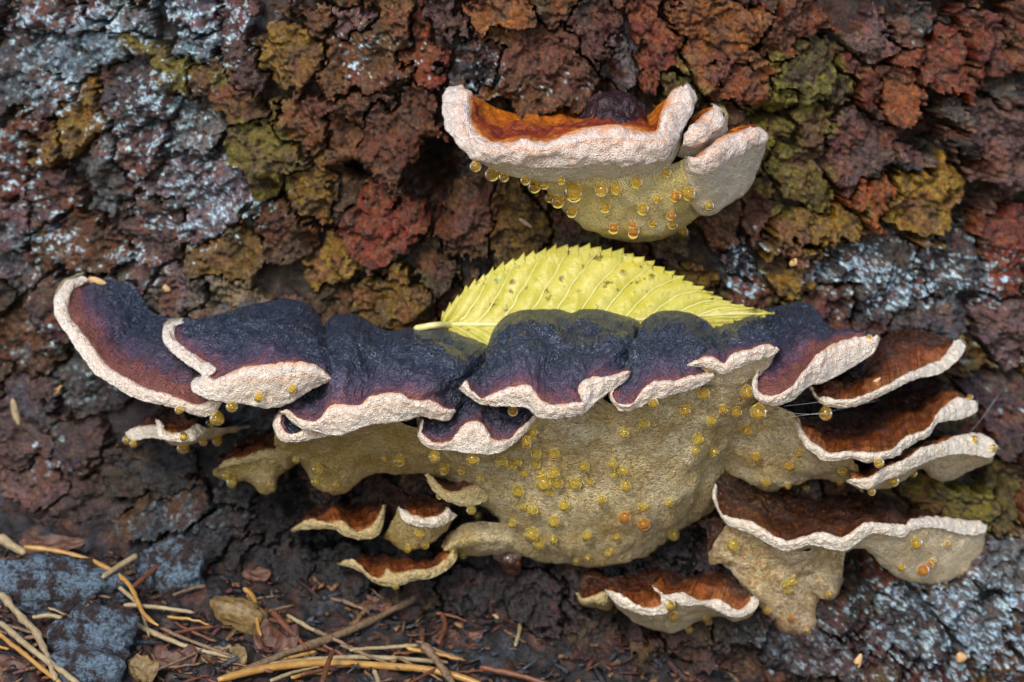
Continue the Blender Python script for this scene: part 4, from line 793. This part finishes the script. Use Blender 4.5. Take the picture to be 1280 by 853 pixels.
def scrap(x, y, w, h, mat, label, seed, off=2, rz=0):
    c = on_ground(np.array(x, float), np.array(y, float), off); n = 22
    U, W_ = np.meshgrid(np.linspace(-1, 1, n), np.linspace(-1, 1, n)); env = np.sqrt(np.clip(1-np.abs(U)**2.2, 0, 1))*(1+.25*noise3(np.stack([U*2.5, U*0+seed, U*0], -1)))
    G = np.stack([U*w, W_*env*h*.6, W_*env*h*.5+h*.35*fbm(np.stack([U*1.3, W_*1.3, U*0+seed], -1), 3)+h*.25*U**2], -1)
    V = np.concatenate([G.reshape(-1, 3), G.reshape(-1, 3)+np.array([0, .3, -.35])]); F = gridF(n, n)
    bd = np.concatenate([np.arange(n), np.arange(n)*n+n-1, (n-1)*n+np.arange(n)[::-1], (np.arange(n)*n)[::-1]]); sk = np.stack([bd, np.roll(bd, -1), np.roll(bd, -1)+n*n, bd+n*n], 1)
    o = link('leaf_scrap', mesh_np('leaf_scrap', V*MM, np.concatenate([F, F[:, ::-1]+n*n, sk]), M[mat])); o.location = Vector(c*MM); o.rotation_euler = (0, 0, rz); tag(o, label, 'leaf scrap')
scrap(345, 806, 6, 8, 'scrap', 'curled dark red leaf scrap beside the red brown twig', 1)
scrap(280, 830, 6, 6, 'scrap_ochre', 'ochre leaf scrap at the end of the pale flat straw', 2)
scrap(218, 826, 6, 5, 'scrap', 'red brown leaf scrap in front of the pale flat straw', 3)
scrap(65, 682, 9, 4, 'scrap', 'rusty curled leaf scrap behind the arched needle', 4, 4)
scrap(180, 838, 4, 5, 'scrap_ochre', 'small orange leaf scrap beside the dark bluish stone', 5, 3)
scrap(20, 838, 8, 5, 'scrap', 'dull maroon leaf scrap under the orange brown needle', 6, 2)
scrap(320, 720, 4, 3, 'scrap', 'small brown leaf scrap behind the yellowish cone scale', 7, 2)
scrap(470, 760, 6, 4, 'scrap', 'purplish brown leaf scrap behind the long dry twig', 8, 1)
scrap(570, 800, 7, 4, 'scrap', 'brown leaf scrap beside the curled red stem', 9, 1)
FR = [('needle_pale', 'thin straw coloured needle fragment in the dark litter', 'pale needle fragments'), ('needle_red', 'thin red brown needle fragment in the dark litter', 'red brown needle fragments'), ('twig', 'thin dark twig fragment in the dark litter', 'dark twig fragments'), ('needle', 'thin orange needle fragment in the dark litter', 'orange needle fragments')]
for k in range(52):
    x, y = random.uniform(-30, 600), random.uniform(735, 865)
    if y < 700+.06*x: continue
    L_ = random.uniform(14, 46); a = random.uniform(-.9, .9); m_, lb_, gr_ = random.choices(FR, (2, 4, 5, 1))[0]
    dx, dy = L_*math.cos(a), L_*math.sin(a)*.7
    litter('needle_fragment', [(x-dx, y-dy), (x, y+random.uniform(-3, 3)), (x+dx, y+dy)], random.uniform(.4, 1.0), random.uniform(.3, .8), m_, lb_, 'needle', gr_, off=random.uniform(1.5, 4), wob=.2, n=7)
# crumbs: too small and many to count
cv, cf, cc_ = [], [], []
box = np.array([[-1,-1,-1],[1,-1,-1],[1,1,-1],[-1,1,-1],[-1,-1,1],[1,-1,1],[1,1,1],[-1,1,1]], float); bf = np.array([[0,3,2,1],[4,5,6,7],[0,1,5,4],[1,2,6,5],[2,3,7,6],[3,0,4,7]])
pal = np.array([(.16,.07,.03),(.06,.03,.025),(.03,.025,.03),(.06,.07,.08),(.2,.11,.05),(.1,.035,.025),(.03,.035,.045)])
NC = 5200; xs = rng.uniform(-165, 165, NC); ys = rng.uniform(-175, -8, NC)
zs = zground(xs, ys)+3.2*fbm(np.stack([xs/14, ys/14, xs*0+3], -1), 5, .55)
for k in range(NC):
    L = rng.uniform(.5, 1.6)*(2.8 if rng.random() < .22 else 1); s_ = np.array([L, rng.uniform(.25, .7), rng.uniform(.15, .5)])
    a, b2_ = rng.uniform(0, 6.28), rng.uniform(-.6, .6); R = np.array([[math.cos(a), -math.sin(a), 0], [math.sin(a), math.cos(a), 0], [0, 0, 1]]) @ np.array([[math.cos(b2_), 0, math.sin(b2_)], [0, 1, 0], [-math.sin(b2_), 0, math.cos(b2_)]])
    v = (box*s_*(1+.3*rng.normal(size=(8, 1)))) @ R.T + np.array([xs[k], ys[k], zs[k]+1.0]); cf.append(bf+8*k); cv.append(v); cc_.append(np.repeat(pal[rng.integers(len(pal))][None]*rng.uniform(.6, 1.3), 8, 0))
cr = link('litter_crumbs', mesh_np('litter_crumbs', np.concatenate(cv)*MM, np.concatenate(cf), M['soil'], cols=np.concatenate(cc_), smooth=False))
tag(cr, 'dark crumbs of bark and needle litter covering the soil', 'litter', kind='stuff')
# small seeds and scales stuck on bark and cap
bvt = BVHTree.FromPolygons([tuple(v) for v in HPf[::1]], [tuple(f) for f in qs[::1]]) if True else None
def stuck(name, x, y, rx, rz, rot, mat, label, cat, tree_=None):
    d = Vector(P(x, y, 0)-CAMP).normalized(); hit, n, _, dd = (tree_ or bvt).ray_cast(Vector(CAMP), d)
    if hit is None: hit = Vector(on_trunk(np.array(float(x)), np.array(float(y)), 2))
    nn, m = 16, 10; A, B = np.meshgrid(np.linspace(0, 2*np.pi, nn, endpoint=False), np.linspace(0, np.pi, m)); G = np.stack([np.cos(B), np.cos(A)*np.sin(B)*(1-.35*np.cos(B)), np.sin(A)*np.sin(B)*(1-.35*np.cos(B))], -1)*np.array([rx, min(rx, rz)*.5, rz])
    o = link(name, mesh_np(name, G.reshape(-1, 3)*MM, gridF(m, nn, True), M[mat])); o.location = hit*MM; o.rotation_euler = (0, rot, 0); tag(o, label, cat)
stuck('seed', 121, 352, 2.6, 1.1, .2, 'seed', 'pale seed lying on the edge of the purple lobe', 'seed', bvh)
stuck('seed', 207, 361, 1.4, 1.1, .4, 'seed', 'tiny pink orange scale on bark beside the purple lobe', 'seed')
stuck('seed', 995, 327, 2.0, .9, -.5, 'seed', 'yellow drop shaped seed stuck to the ochre bark ridge', 'seed')
stuck('seed', 657, 279, 2.2, .6, .6, 'needle_pale', 'pale sliver stuck to bark between the fungus and the leaf', 'sliver')
stuck('seed', 72, 488, 1.9, .6, -.9, 'needle', 'short orange needle piece on bark below the purple lobe', 'needle')
stuck('seed', 20, 520, 5, 1.0, 1.4, 'needle_pale', 'brown stick fragment on the purplish bark plates', 'stick')
stuck('seed', 1095, 477, 1.6, .6, -.7, 'seed', 'tiny pale scale on the topmost brown bracket', 'seed', bvh)
stuck('seed', 1202, 822, 1.6, 1.5, 0, 'seed', 'round orange seed on the grey lichen crust', 'seed')
stuck('seed', 1246, 814, 1.8, .8, -.4, 'seed', 'oblong orange seed beside the round one on grey lichen', 'seed')
stuck('seed', 1072, 828, 2.6, 1.1, -1.2, 'seed', 'ochre chip on dark bark beneath the stacked brackets', 'chip')
# spider threads
for k, (a, b_) in enumerate([((980,508,-50),(1085,490,-24)),((985,522,-48),(1100,500,-20)),((1208,546,-8),(1248,494,10)),((970,514,-50),(1040,517,-40))]):
    pa_, pb_ = P(a[0], a[1], a[2]), P(b_[0], b_[1], b_[2]); md = (pa_+pb_)/2-np.array([0, 0, .5])
    o = tube_obj('spider_thread', [pa_, md, pb_], .04, .04, M['thread'], n=5); tag(o, 'fine spider thread strung between the stacked brackets', 'thread', 'spider threads in the stack')
